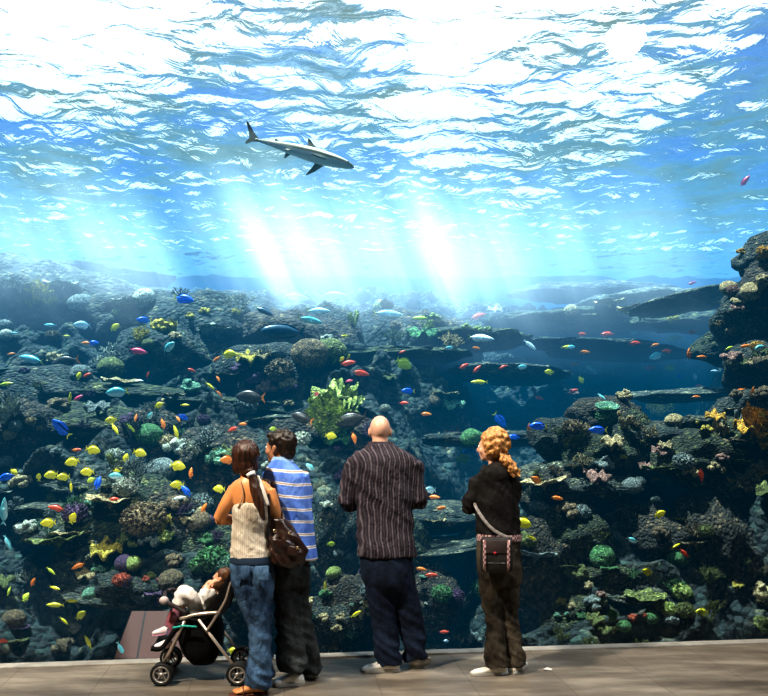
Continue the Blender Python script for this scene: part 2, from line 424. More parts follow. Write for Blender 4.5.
for j in range(gy):
    for i in range(gx):
        x, y, z = gxv[j, i], gyv[j, i], H[j, i]
        p = Vector((x, y, z))
        a = noise.noise(p*.8)*.42 + (.5-abs(noise.noise(p*1.7+Vector((9, 0, 0)))))*.45 + noise.noise(p*4.3)*.13 + (.3-abs(noise.noise(p*8)))*.09
        ox = noise.noise(p*1.1+Vector((0, 40, 0)))*.3; oy = -abs(a)*.55 + noise.noise(p*2.2+Vector((0, 0, 70)))*.22
        vv.append((x+ox, max(6.93, y+oy), min(z+a*.85, WATER-.45)))
ff = [(j*gx+i, j*gx+i+1, (j+1)*gx+i+1, (j+1)*gx+i) for j in range(gy-1) for i in range(gx-1)]
me = bpy.data.meshes.new('reef_slope'); me.from_pydata(vv, [], ff)
for p in me.polygons: p.use_smooth = True
o = link('reef_slope', me, M_reef); o['kind'] = 'structure'; 
terrain = BVHTree.FromPolygons(vv, ff)
eye = Vector((0, 0, EYE))
def hit(px, py, trees):
    d = P(px, py, 1) - eye; d.normalize(); best = None
    for t in trees:
        h = t.ray_cast(eye, d)
        if h[0] is not None and (best is None or h[3] < best[3]): best = h
    return best

# ---- boulders and ledges: every one its own object
def rock_mesh(seed, flat=1.0, sub=4):
    bm = bmesh.new(); bmesh.ops.create_icosphere(bm, subdivisions=sub, radius=1)
    q = Vector((seed*3.1, seed*1.7, seed*.9))
    for v in bm.verts:
        p = v.co.copy()
        d = .35*noise.noise(p*1.1+q) + .28*(.45-abs(noise.noise(p*2.1+q))) + .10*noise.noise(p*5+q) + .05*noise.noise(p*11+q)
        v.co = p*(1+d)
        v.co.z *= flat
        if flat < .5: v.co.z += .08*noise.noise(Vector((p.x*3, p.y*3, seed)))
    return bm_mesh(bm, 'boulder')
ROCKS = [rock_mesh(s) for s in range(5)]; LEDGES = [rock_mesh(s+20, .22) for s in range(4)]
trees = [terrain]
def world_tree(o, me):
    M = Matrix.LocRotScale(o.location, o.rotation_euler, o.scale)
    return BVHTree.FromPolygons([M @ v.co for v in me.vertices], [tuple(p.vertices) for p in me.polygons])
def rock(px, py, Y, s, ledge=False, col=None, tilt=0, label=None):
    me = rnd.choice(LEDGES if ledge else ROCKS)
    o = link('rock_ledge' if ledge else 'reef_boulder', me, M_rock)
    o.location = P(px, py, Y) if Y else hit(px, py, [terrain])[0]
    s = s if isinstance(s, tuple) else (s, s*.9, s*.85)
    o.scale = s; o.rotation_euler = (rnd.uniform(-.15, .15), tilt + rnd.uniform(-.08, .08), rnd.uniform(-.5, .5))
    if col:
        o.material_slots[0].link = 'OBJECT'; o.material_slots[0].material = col
    trees.append(world_tree(o, me))
    c = {'olive_rock': 'olive', 'brown_rock': 'brown', 'pale_rock': 'pale'}.get(col.name if col else '', 'dark')
    PENDING.append((o, f'{c} flat rock ledge' if ledge else f'rough {c} reef boulder', 'rock', 'flat rock ledges of the reef' if ledge else 'boulders of the reef', px, py))
    return o
M_r2 = reefmat('olive_rock', (.004, .012, .008), (.028, .04, .018), (.12, .12, .05), 15, 1, .09, 1)
M_r3 = reefmat('brown_rock', (.006, .009, .009), (.034, .030, .022), (.13, .095, .06), 15, 1, .09, 1)
M_r4 = reefmat('pale_rock', (.014, .022, .022), (.07, .08, .065), (.24, .23, .16), 16, 1, .07, 1)
for a in [  # px, py, Y, size  - back reef, from left
    (20, 300, 15.5, (1.3, 1, .8)), (58, 318, 14.5, (1.25, 1, .95)), (108, 318, 15.5, (1.2, 1, .7)), (150, 330, 14, (1.0, .9, .6)), (205, 345, 13.5, (1.1, .9, .8)), (185, 372, 12.5, (.9, .8, .7)),
    (235, 320, 15.5, (1.1, 1, .5)), (275, 385, 11.8, (.75, .7, .55)), (300, 350, 13, (.9, .8, .6)), (330, 345, 14, (.55, .8, .7)), (425, 345, 14.5, (.9, .8, .6)), (60, 400, 11.5, (.9, .7, .45)),
    (15, 440, 10, (.5, .5, .55)), (110, 440, 10.5, (.9, .7, .45)), (160, 445, 10.2, (.55, .5, .4)), (200, 425, 11, (.8, .7, .4)), (235, 470, 9.8, (.6, .6, .5)), (320, 450, 10.5, (.75, .7, .5)),
    (130, 520, 8.9, (.62, .5, .48)), (170, 530, 8.8, (.5, .5, .42)), (100, 560, 8.6, (.4, .4, .35)), (215, 555, 8.6, (.45, .45, .33)), (130, 590, 8.2, (.45, .4, .2)), (190, 600, 8.2, (.4, .4, .3)), (250, 590, 8, (.4, .4, .4)),
    (335, 540, 8.8, (.25, .3, .5)), (350, 610, 8, (.3, .3, .35)), (320, 630, 7.8, (.35, .3, .3)), (395, 560, 9, (.5, .5, .5)), (430, 520, 9.4, (.5, .4, .15)), (430, 600, 8.4, (.3, .3, .3)),
    (560, 500, 8.4, (.35, .35, .3)), (545, 560, 8, (.35, .35, .4)), (570, 545, 8, (.35, .3, .35)), (600, 460, 8.5, (.35, .35, .25)), (640, 470, 8.5, (.3, .3, .55)), (660, 440, 8.6, (.45, .4, .2)), (700, 460, 8.2, (.45, .4, .3)),
    (625, 530, 8.2, (.3, .3, .4)), (670, 550, 8, (.4, .4, .4)), (720, 560, 7.8, (.4, .4, .6)), (610, 580, 7.8, (.35, .3, .2)), (585, 620, 7.6, (.35, .3, .25)), (670, 620, 7.6, (.4, .3, .22)), (740, 610, 7.6, (.4, .3, .4)),
    (775, 258, 9.8, (.40, .4, .28)), (785, 290, 9.4, (.5, .5, .35)), (755, 305, 10, (.34, .4, .36)), (765, 330, 9.6, (.5, .5, .4)), (735, 345, 10.5, (.45, .4, .28)), (765, 372, 9.2, (.4, .4, .35)), (750, 420, 8.6, (.42, .4, .3)),
    (765, 450, 8.2, (.4, .4, .35)), (745, 490, 8.2, (.4, .4, .35)), (710, 520, 8.1, (.35, .3, .3)), (560, 440, 8.8, (.3, .3, .22)), (610, 420, 9.2, (.4, .4, .25))]:
    rock(*a, col=rnd.choice([None, None, M_r2, M_r3]))
for a in [(62, 530, 8.7, (.42, .35, .55), 0), (50, 512, 9.2, (.6, .4, .4), 0), (88, 487, 9.6, (.5, .4, .4), 0), (104, 487, 9.3, (.35, .35, .4), 0), (600, 488, 8.3, (.48, .35, .55), -.06), (548, 473, 8.6, (.42, .3, .45), -.12), (635, 592, 7.6, (.36, .25, .35), -.05),
          (450, 342, 14, (1.3, .9, .7), 0), (640, 306, 15.5, (1.2, 1, .9), 0), (600, 293, 17, (1.6, 1, .9), 0), (690, 322, 14.5, (1.1, .9, .8), 0), (575, 325, 15.5, (1.5, 1, .9), 0), (35, 281, 17.5, (1.4, 1, .8), 0), (85, 285, 17.5, (1.6, 1.2, 1.2), 0),
          (120, 302, 16, (1.5, 1, .7), 0), (200, 340, 13.5, (1.1, .9, .6), 0), (60, 378, 12.2, (1.2, .8, .6), 0), (150, 395, 11.5, (1.1, .8, .6), 0), (225, 410, 11.2, (1.0, .8, .5), 0), (300, 425, 11, (.8, .7, .5), 0), (380, 360, 13, (1.2, .8, .6), 0),
          (110, 600, 8.1, (.5, .3, .3), 0), (190, 570, 8.4, (.4, .3, .3), 0), (440, 545, 9, (.7, .4, .2), 0), (330, 395, 12, (.8, .6, .5), 0), (690, 395, 11, (.8, .6, .4), 0), (510, 375, 13, (1, .7, .5), 0), (720, 430, 8.6, (.45, .35, .5), 0),
          (500, 440, 10.5, (.9, .6, .4), 0), (520, 500, 9.6, (.6, .4, .3), 0), (470, 510, 9.6, (.5, .4, .3), 0), (700, 300, 12.5, (.9, .6, .5), -.1), (610, 350, 14, (1.2, .7, .5), 0)]:
    rock(*a[:4], ledge=True, tilt=a[4], col=M_r4 if a[2] < 10 else rnd.choice([None, M_r2, M_r4]))

# ---- corals (unit size, base at z = 0)
def grow(bm, p, d, r, depth, rr, flat=False, n=5):
    L_ = rr.uniform(.22, .34)*(.8**(4-depth))
    q = p + d*L_
    cyl(bm, p, q, r, n, r*.72)
    if depth == 0:
        ball(bm, q, r*1.0, 6, 5); return
    for k in range(rr.choice([2, 2, 3])):
        a = Vector((rr.gauss(0, .55), 0 if flat else rr.gauss(0, .55), rr.gauss(.1, .3)))
        if flat: a.y = rr.gauss(0, .05)
        grow(bm, q, (d + a).normalized(), r*.72, depth-1, rr, flat, n)
def coral_mesh(kind, seed):
    rr = random.Random(seed*13+5); bm = bmesh.new(); q = Vector((seed*5.3, 1, 2))
    if kind == 'brain_coral':
        bmesh.ops.create_icosphere(bm, subdivisions=4, radius=.5)
        for v in bm.verts:
            p = v.co*2; d = .5-abs(noise.noise(p*3.2+q)); v.co *= 1 + .10*d + .12*noise.noise(p+q)
            v.co.z = v.co.z*.8 + .25
    elif kind == 'plate_coral':
        rings = []; nn = 48
        prof = [(.04, .0), (.07, .12), (.2, .22), (.55, .27), (.9, .32), (1.0, .36), (.93, .37), (.5, .31), (.05, .28)]
        for r_, z in prof:
            ring = []
            for j in range(nn):
                a = 2*math.pi*j/nn
                w = 1 + .20*noise.noise(Vector((math.cos(a)*1.3, math.sin(a)*1.3, seed*3.)))*1.6 + .06*noise.noise(Vector((math.cos(a)*5, math.sin(a)*5, seed)))
                ring.append(bm.verts.new((.5*r_*w*math.cos(a), .5*r_*w*math.sin(a), z*.6 + .03*r_*math.sin(a*5+seed) + .015*math.sin(a*11))))
            rings.append(ring)
        for A, B in zip(rings, rings[1:]):
            for j in range(nn): bm.faces.new((A[j], A[(j+1) % nn], B[(j+1) % nn], B[j]))
        bm.faces.new(rings[0]); bm.faces.new(rings[-1])
        for k in range(46):
            a, r_ = rr.uniform(0, 6.28), .42*math.sqrt(rr.random())
            ball(bm, (r_*math.cos(a), r_*math.sin(a), .185+.03*r_), rr.uniform(.014, .032), 6, 4)
    elif kind == 'branching_coral':
        for k in range(7):
            a = k*.9+rr.random(); d = Vector((math.cos(a)*.75, math.sin(a)*.75, 1)).normalized()
            grow(bm, Vector((0, 0, 0)), d, .045, 3, rr, n=5)
    elif kind == 'sea_fan':
        for k in range(5):
            grow(bm, Vector((0, 0, 0)), Vector((-.8+.4*k, 0, 1)).normalized(), .028, 4, rr, True, 4)
    elif kind == 'knobby_coral':
        bmesh.ops.create_icosphere(bm, subdivisions=3, radius=.42)
        for v in bm.verts: v.co.z = v.co.z*.75+.2; v.co *= 1+.15*noise.noise(v.co*3+q)
        for k in range(130):
            a, e = rr.uniform(0, 6.28), math.asin(rr.uniform(-.1, 1))
            d = Vector((math.cos(a)*math.cos(e), math.sin(a)*math.cos(e), math.sin(e)*.75)); r_ = rr.uniform(.03, .065)
            c = d*.43 + Vector((0, 0, .2)); cyl(bm, c*.8, c*1.08, r_, 6, r_*.7); ball(bm, c*1.08, r_*.72, 6, 5)
    elif kind == 'lettuce_coral':
        for k in range(9):
            a0 = rr.uniform(0, 6.28); cx, cy = rr.gauss(0, .16), rr.gauss(0, .10); w = rr.uniform(.5, .9); hh = rr.uniform(.4, .75)
            M, K = 16, 7; g = []
            for i in range(M+1):
                row = []
                for j in range(K+1):
                    t = i/M-.5; s = j/K
                    a = a0 + t*3.2
                    rad = (.06+.30*s*w) * (1+.0*t)
                    ruff = .05*s*math.sin(t*17+k*2)
                    z = s*hh*(1-1.1*t*t + .10*math.sin(t*11+k)) + .04*s*math.sin(t*23+k)
                    row.append(bm.verts.new((cx+(rad+ruff)*math.cos(a), cy+(rad+ruff)*math.sin(a), z)))
                g.append(row)
            for i in range(M):
                for j in range(K): bm.faces.new((g[i][j], g[i+1][j], g[i+1][j+1], g[i][j+1]))
    elif kind == 'tube_sponge':
        for k in range(6):
            a = rr.uniform(0, 6.28); d = Vector((math.cos(a)*.3, math.sin(a)*.3, 1)).normalized(); b = Vector((math.cos(a)*.14, math.sin(a)*.14, 0)); h = rr.uniform(.4, .85)
            tp = b+d*h
            loft(bm, [(*b, .06, .06), (*(b+d*h*.5), .085, .085), (*tp, .095, .095), (*(tp-d*.02), .06, .06), (*(tp-d*.2), .045, .045)], 10, k=2)
    elif kind == 'leather_coral':
        rings = []; nn = 56
        for r_, z in [(.16, 0), (.14, .18), (.2, .30), (.7, .42), (1.0, .40), (1.02, .45), (.7, .50), (.3, .46), (.05, .44)]:
            ring = []
            for j in range(nn):
                a = 2*math.pi*j/nn
                w = 1 + .09*math.sin(a*3+seed)*r_ + .05*math.sin(a*8+seed*2)*r_
                ring.append(bm.verts.new((.5*r_*w*math.cos(a), .5*r_*w*math.sin(a), z + .12*r_*r_*math.sin(a*5+seed) + .05*r_*math.sin(a*9))))
            rings.append(ring)
        for A, B in zip(rings, rings[1:]):
            for j in range(nn): bm.faces.new((A[j], A[(j+1) % nn], B[(j+1) % nn], B[j]))
        bm.faces.new(rings[0]); bm.faces.new(rings[-1])
    elif kind == 'lobed_coral':
        for k in range(16):
            a = rr.uniform(0, 6.28); r_ = .36*math.sqrt(rr.random()); s = rr.uniform(.10, .2)
            ball(bm, (r_*math.cos(a), r_*math.sin(a), .12+.34*(1-r_*2)*rr.uniform(.5, 1.2)), (s, s, s*rr.uniform(.6, 1)), 12, 8)
        for v in bm.verts: v.co *= 1+.12*noise.noise(v.co*7+q)
    elif kind == 'cup_coral':
        nn = 40; rings = []
        for r_, z in [(.1, 0), (.12, .12), (.5, .25), (.95, .55), (1.0, .6), (.9, .56), (.5, .33), (.05, .27)]:
            rings.append([bm.verts.new((.5*r_*math.cos(2*math.pi*j/nn)*(1+.08*math.sin(4*j*6.283/nn)*r_), .5*r_*math.sin(2*math.pi*j/nn), z*.8)) for j in range(nn)])
        for A, B in zip(rings, rings[1:]):
            for j in range(nn): bm.faces.new((A[j], A[(j+1) % nn], B[(j+1) % nn], B[j]))
        bm.faces.new(rings[0]); bm.faces.new(rings[-1])
    me = bm_mesh(bm, kind); me.materials.append(CM['tan']); return me
KINDS = ['brain_coral', 'plate_coral', 'branching_coral', 'sea_fan', 'knobby_coral', 'lettuce_coral', 'tube_sponge', 'leather_coral', 'lobed_coral', 'cup_coral']
CMESH = {k: [coral_mesh(k, s) for s in range(3)] for k in KINDS}
NICE = {'brain_coral': 'rounded brain coral', 'plate_coral': 'flat plate coral', 'branching_coral': 'bushy branching coral', 'sea_fan': 'feathery sea fan', 'knobby_coral': 'knobby mound coral', 'lettuce_coral': 'leafy lettuce coral',
        'tube_sponge': 'tube sponge cluster', 'leather_coral': 'wavy leather coral', 'lobed_coral': 'lumpy lobed coral', 'cup_coral': 'open cup coral'}
def coral(kind, col, px, py, size_px, Y=None, flat=1.0, tilt=None, lift=0, aim=True):
    """centre of the coral at the pixel, size in pixels wide"""
    h = hit(px, py + size_px*.25*flat, trees)
    if h is None and Y is None: return None
    if Y is None: loc = h[0]; Y = loc.y
    else: loc = P(px, py + size_px*.25*flat, Y)
    if 105 < px < 215 and py > 600: return None
    s = size_px*Y/F
    me = rnd.choice(CMESH[kind])
    o = bpy.data.objects.new(kind, me); C.objects.link(o)
    o.material_slots[0].link = 'OBJECT'; o.material_slots[0].material = CM[col]
    o.scale = (s, s*.9, s*flat); o.location = loc + Vector((0, 0, lift - .06*s))
    rz = rnd.uniform(-.5, .5) if kind == 'sea_fan' else rnd.uniform(0, 6.28)
    if kind == 'plate_coral' and tilt is None: tilt = rnd.uniform(.02, .16)
    o.rotation_euler = Euler((R(22), 0, 0)).to_quaternion().__matmul__(Euler((0, 0, rz)).to_quaternion()).to_euler() if tilt is None else Euler((tilt, 0, rz))
    PENDING.append((o, f'{col} {NICE[kind]}', 'sponge' if kind == 'tube_sponge' else 'coral', NICE[kind] + 's on the reef', px, py))
    return o
KEY = [('lettuce_coral', 'lime', 326, 420, 62), ('lettuce_coral', 'lime', 340, 402, 50), ('leather_coral', 'lime', 333, 400, 48), ('lettuce_coral', 'pale', 8, 412, 32), ('brain_coral', 'grey', 16, 425, 15), ('brain_coral', 'tan', 10, 433, 14),
    ('brain_coral', 'green', 150, 433, 28), ('lobed_coral', 'pale', 178, 444, 34), ('branching_coral', 'pale', 196, 448, 26), ('knobby_coral', 'tan', 168, 440, 22), ('sea_fan', 'grey', 133, 480, 42), ('brain_coral', 'grey', 163, 468, 30),
    ('knobby_coral', 'green', 213, 556, 36), ('knobby_coral', 'mint', 226, 562, 26), ('knobby_coral', 'green', 200, 563, 24), ('leather_coral', 'yellow', 107, 551, 32), ('lettuce_coral', 'yellow', 158, 525, 28), ('lobed_coral', 'lime', 166, 535, 22),
    ('knobby_coral', 'red', 122, 578, 20), ('brain_coral', 'lime', 134, 562, 18), ('brain_coral', 'mint', 90, 593, 16), ('leather_coral', 'tan', 88, 575, 20), ('lobed_coral', 'red', 146, 578, 10), ('lobed_coral', 'red', 161, 578, 10),
    ('lobed_coral', 'tan', 92, 541, 8), ('brain_coral', 'brown', 200, 520, 26), ('leather_coral', 'tan', 193, 518, 26), ('lobed_coral', 'brown', 175, 500, 30), ('knobby_coral', 'brown', 145, 515, 50), ('lobed_coral', 'olive', 130, 535, 34),
    ('plate_coral', 'pale', 107, 483, 24), ('plate_coral', 'tan', 110, 492, 50), ('lobed_coral', 'mint', 95, 500, 18), ('lobed_coral', 'pale', 84, 518, 12), ('plate_coral', 'olive', 60, 530, 62), ('plate_coral', 'tan', 70, 528, 40),
    ('plate_coral', 'yellow', 40, 288, 30), ('lettuce_coral', 'yellow', 40, 292, 26), ('branching_coral', 'yellow', 50, 300, 18), ('plate_coral', 'pale', 62, 279, 40), ('plate_coral', 'pale', 20, 281, 40), ('plate_coral', 'pale', 128, 297, 36), ('brain_coral', 'grey', 82, 303, 26),
    ('brain_coral', 'grey', 5, 325, 16), ('brain_coral', 'pale', 7, 334, 14), ('lobed_coral', 'yellow', 162, 325, 26), ('lettuce_coral', 'yellow', 172, 328, 20), ('branching_coral', 'yellow', 140, 335, 26), ('lobed_coral', 'tan', 175, 335, 16), ('lobed_coral', 'pale', 212, 328, 24), ('plate_coral', 'pale', 218, 326, 46),
    ('lobed_coral', 'yellow', 190, 315, 12), ('lobed_coral', 'yellow', 205, 310, 14), ('lobed_coral', 'yellow', 236, 311, 12), ('brain_coral', 'pale', 145, 296, 22), ('lobed_coral', 'lime', 118, 311, 14), ('branching_coral', 'pale', 112, 352, 28), ('branching_coral', 'pale', 104, 362, 24), ('brain_coral', 'olive', 112, 366, 26),
    ('brain_coral', 'grey', 82, 372, 22), ('leather_coral', 'yellow', 250, 359, 26), ('leather_coral', 'tan', 262, 357, 20), ('lobed_coral', 'purple', 240, 367, 22), ('lobed_coral', 'purple', 258, 378, 24), ('knobby_coral', 'brown', 280, 368, 34), ('lobed_coral', 'pink', 268, 386, 26), ('lobed_coral', 'purple', 290, 385, 22),
    ('brain_coral', 'brown', 310, 352, 40), ('brain_coral', 'olive', 330, 350, 34), ('lobed_coral', 'tan', 278, 328, 12), ('brain_coral', 'purple', 337, 446, 15), ('branching_coral', 'grey', 205, 438, 40), ('lobed_coral', 'tan', 168, 401, 20), ('plate_coral', 'tan', 120, 376, 40), ('branching_coral', 'purple', 85, 425, 18),
    ('lobed_coral', 'lime', 434, 316, 14), ('lobed_coral', 'yellow', 437, 320, 10), ('branching_coral', 'lime', 428, 325, 18), ('lobed_coral', 'lime', 466, 326, 12), ('lobed_coral', 'lime', 478, 328, 12), ('lobed_coral', 'lime', 488, 328, 10), ('plate_coral', 'pale', 500, 320, 24), ('brain_coral', 'grey', 452, 355, 28), ('brain_coral', 'brown', 434, 400, 16),
    ('plate_coral', 'pale', 540, 402, 26), ('lobed_coral', 'pink', 573, 392, 14), ('plate_coral', 'tan', 640, 305, 50), ('plate_coral', 'pale', 700, 322, 50), ('plate_coral', 'tan', 650, 323, 30), ('plate_coral', 'tan', 610, 298, 36), ('lobed_coral', 'yellow', 716, 299, 18),
    ('cup_coral', 'mint', 606, 409, 26), ('lobed_coral', 'tan', 624, 394, 20), ('brain_coral', 'tan', 674, 420, 19), ('leather_coral', 'gold', 714, 418, 22), ('lobed_coral', 'yellow', 706, 428, 15), ('lobed_coral', 'yellow', 697, 421, 9), ('plate_coral', 'yellow', 729, 431, 16), ('lettuce_coral', 'gold', 757, 420, 40), ('leather_coral', 'gold', 752, 430, 38),
    ('lettuce_coral', 'gold', 766, 440, 26), ('lobed_coral', 'brown', 762, 390, 20), ('plate_coral', 'brown', 740, 436, 34), ('lobed_coral', 'tan', 716, 465, 22), ('branching_coral', 'tan', 745, 475, 30), ('branching_coral', 'tan', 735, 482, 24), ('branching_coral', 'gold', 760, 472, 22), ('leather_coral', 'gold', 768, 468, 16), ('lobed_coral', 'pink', 722, 456, 16),
    ('lettuce_coral', 'olive', 575, 440, 24), ('lettuce_coral', 'tan', 585, 432, 18), ('leather_coral', 'tan', 612, 443, 24), ('lobed_coral', 'grey', 605, 462, 24), ('branching_coral', 'tan', 582, 460, 20), ('leather_coral', 'pink', 597, 478, 24), ('leather_coral', 'pink', 590, 472, 14), ('lobed_coral', 'yellow', 623, 456, 10), ('lobed_coral', 'yellow', 620, 448, 8),
    ('leather_coral', 'pink', 645, 467, 18), ('leather_coral', 'pink', 660, 452, 18), ('lobed_coral', 'gold', 654, 478, 14), ('lobed_coral', 'gold', 641, 482, 8), ('branching_coral', 'tan', 650, 432, 20), ('branching_coral', 'tan', 645, 442, 18), ('tube_sponge', 'tan', 625, 420, 24), ('plate_coral', 'grey', 598, 489, 64), ('plate_coral', 'grey', 620, 484, 40), ('plate_coral', 'tan', 545, 475, 50),
    ('plate_coral', 'olive', 660, 464, 34), ('lobed_coral', 'brown', 568, 508, 30), ('brain_coral', 'grey', 540, 505, 20), ('sea_fan', 'mint', 538, 498, 22), ('lobed_coral', 'tan', 690, 470, 20), ('plate_coral', 'olive', 645, 590, 44), ('plate_coral', 'olive', 628, 594, 46), ('knobby_coral', 'lime', 681, 590, 24), ('knobby_coral', 'lime', 668, 607, 20), ('knobby_coral', 'olive', 660, 603, 18), ('knobby_coral', 'olive', 684, 608, 22),
    ('lobed_coral', 'yellow', 561, 600, 12), ('lobed_coral', 'tan', 571, 604, 12), ('lobed_coral', 'mint', 557, 614, 10), ('lobed_coral', 'mint', 567, 613, 8), ('lobed_coral', 'green', 582, 614, 14), ('lettuce_coral', 'green', 613, 616, 14), ('lobed_coral', 'red', 632, 616, 12), ('lobed_coral', 'red', 645, 614, 8), ('lobed_coral', 'pink', 602, 593, 12), ('lobed_coral', 'olive', 580, 570, 26),
    ('lobed_coral', 'tan', 588, 584, 14), ('knobby_coral', 'olive', 573, 585, 18), ('branching_coral', 'green', 633, 574, 16), ('branching_coral', 'olive', 590, 642, 20), ('branching_coral', 'olive', 560, 634, 22), ('lobed_coral', 'mint', 352, 604, 6), ('lobed_coral', 'tan', 324, 616, 14), ('lobed_coral', 'tan', 340, 616, 12), ('lobed_coral', 'mint', 312, 616, 10), ('lobed_coral', 'tan', 337, 627, 14),
    ('lettuce_coral', 'mint', 350, 633, 12), ('lobed_coral', 'green', 325, 592, 16), ('lobed_coral', 'grey', 338, 552, 14), ('lobed_coral', 'brown', 334, 645, 14), ('plate_coral', 'mint', 424, 575, 12), ('plate_coral', 'tan', 433, 517, 26), ('lobed_coral', 'pale', 426, 603, 5), ('lobed_coral', 'pale', 432, 622, 4), ('lobed_coral', 'pale', 362, 602, 6), ('leather_coral', 'olive', 5, 583, 22), ('plate_coral', 'pale', 735, 440, 20),
    ('brain_coral', 'tan', 750, 290, 22), ('lobed_coral', 'tan', 738, 300, 18), ('lobed_coral', 'brown', 733, 330, 18), ('lobed_coral', 'tan', 762, 278, 20), ('lobed_coral', 'pink', 733, 355, 24), ('brain_coral', 'brown', 763, 360, 22), ('plate_coral', 'grey', 535, 548, 46), ('lobed_coral', 'brown', 660, 530, 22), ('plate_coral', 'tan', 445, 390, 30), ('plate_coral', 'mint', 450, 600, 12)]
for k in KEY: coral(*k)
for i in range(26):
    coral(rnd.choice(['lobed_coral', 'brain_coral', 'knobby_coral', 'branching_coral', 'plate_coral']), rnd.choice(['tan', 'brown', 'pink', 'olive', 'tan', 'gold']), rnd.uniform(718, 768), rnd.uniform(245, 410), rnd.uniform(12, 22))
# the rest of the reef cover
rr = random.Random(21); n = 0
while n < 210:
    px, py = rr.uniform(0, 768), rr.uniform(292, 655)
    if 400 < px < 560 and rr.random() < .55: continue
    if 470 < px < 720 and 330 < py < 400: continue
    h = hit(px, py, trees)
    if h is None: continue
    k = rr.choices(KINDS, [3, 5, 5, 1.5, 5, 2, 1.5, 3, 7, .5])[0]
    right = px > 540
    col = rr.choice(['olive', 'brown', 'tan', 'grey', 'green', 'olive', 'yellow', 'tan'] if right else ['green', 'mint', 'tan', 'grey', 'pale', 'purple', 'olive', 'brown', 'lime', 'grey'])
    coral(k, col, px, py, rr.uniform(12, 30)); n += 1

# reddish tiled slab added in place of the paving's reflection in the glass
m, nt, nodes, L = newmat('reflected_paving')
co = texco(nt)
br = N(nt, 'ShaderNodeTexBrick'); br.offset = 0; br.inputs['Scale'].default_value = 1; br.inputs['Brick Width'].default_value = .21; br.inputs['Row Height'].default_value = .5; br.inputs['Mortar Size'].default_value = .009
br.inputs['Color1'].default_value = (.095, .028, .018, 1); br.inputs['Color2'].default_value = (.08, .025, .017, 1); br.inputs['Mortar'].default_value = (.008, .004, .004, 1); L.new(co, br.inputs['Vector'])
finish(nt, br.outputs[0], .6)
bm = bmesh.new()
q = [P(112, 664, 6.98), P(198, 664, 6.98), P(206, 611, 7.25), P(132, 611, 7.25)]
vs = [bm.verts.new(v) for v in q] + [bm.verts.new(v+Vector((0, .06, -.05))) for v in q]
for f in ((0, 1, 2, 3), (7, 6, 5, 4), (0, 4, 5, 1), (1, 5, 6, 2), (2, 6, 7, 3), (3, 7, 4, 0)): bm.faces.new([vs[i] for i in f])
o = mesh_obj('floor_reflection_slab', bm, m, smooth=False); tag(o, 'floor reflection built as a reddish brown tiled slab behind the glass beside the stroller', 'slab')
# ================================================================== fish
def fishmat(name, c, c2=None, belly=None, pattern=None, rough=.35):
    m, nt, nodes, L = newmat(name)
    co = texco(nt); s = N(nt, 'ShaderNodeSeparateXYZ'); L.new(co, s.inputs[0])
    col = ramp(nt, noise_tex(nt, co, 9, 3), [(.4, c), (.65, c2 or tuple(min(1, x*1.25) for x in c))])
    if belly:
        mx = N(nt, 'ShaderNodeMixRGB'); L.new(math_(nt, 'MULTIPLY_ADD', s.outputs[2], -9, .1, clamp=True), mx.inputs[0]); L.new(col, mx.inputs[1]); mx.inputs[2].default_value = (*belly, 1); col = mx.outputs[0]
    if pattern == 'palette':      # dark curved band along the back
        t = math_(nt, 'ABSOLUTE', math_(nt, 'SUBTRACT', s.outputs[2], .09)); f = math_(nt, 'LESS_THAN', t, .03)
        f = math_(nt, 'MULTIPLY', f, math_(nt, 'LESS_THAN', s.outputs[0], .25))
        mx = N(nt, 'ShaderNodeMixRGB'); L.new(f, mx.inputs[0]); L.new(col, mx.inputs[1]); mx.inputs[2].default_value = (.005, .008, .05, 1); col = mx.outputs[0]
    p = finish(nt, col, rough, None, 0, .5)
    return m
FM = dict(
    yellow=fishmat('yellow_scales', (.78, .66, .02), (.95, .86, .06)), yellowgreen=fishmat('lime_scales', (.45, .60, .04), (.7, .8, .1)), blue=fishmat('blue_scales', (.01, .10, .75), (.02, .2, .95), pattern='palette'),
    orange=fishmat('orange_scales', (.80, .18, .02), (.95, .34, .05)), red=fishmat('red_scales', (.65, .06, .03), (.85, .14, .06)), pink=fishmat('pink_scales', (.75, .07, .18), (.9, .15, .25)),
    teal=fishmat('teal_scales', (.10, .42, .46), (.22, .6, .62), (.6, .8, .8)), silver=fishmat('silver_scales', (.25, .45, .50), (.45, .65, .7), (.8, .88, .9)), dark=fishmat('dark_scales', (.025, .02, .018), (.06, .045, .035)),
    slate=fishmat('slate_scales', (.012, .05, .09), (.02, .08, .14)), white=fishmat('white_scales', (.6, .68, .7), (.8, .85, .88)), purple=fishmat('purple_scales', (.25, .04, .18), (.4, .08, .25)))
M_eye = mat('fish_eye', (.004, .004, .004), rough=.1)
def flat(bm, pts, th=.004):
    f = [bm.verts.new((x, th, z)) for x, z in pts]; b = [bm.verts.new((x, -th, z)) for x, z in pts]
    bm.faces.new(f); bm.faces.new(b[::-1])
    for i in range(len(pts)): bm.faces.new((f[i], b[i], b[(i+1) % len(pts)], f[(i+1) % len(pts)]))
FISH = {  # height, thickness, tail fork, dorsal height, look
    'tang': (.54, .13, .03, .09), 'surgeonfish': (.42, .14, .05, .05), 'anthias': (.30, .14, .14, .06), 'fusilier': (.26, .14, .16, .03), 'chromis': (.46, .16, .12, .05), 'wrasse': (.24, .12, .02, .03), 'unicornfish': (.34, .15, .03, .03)}
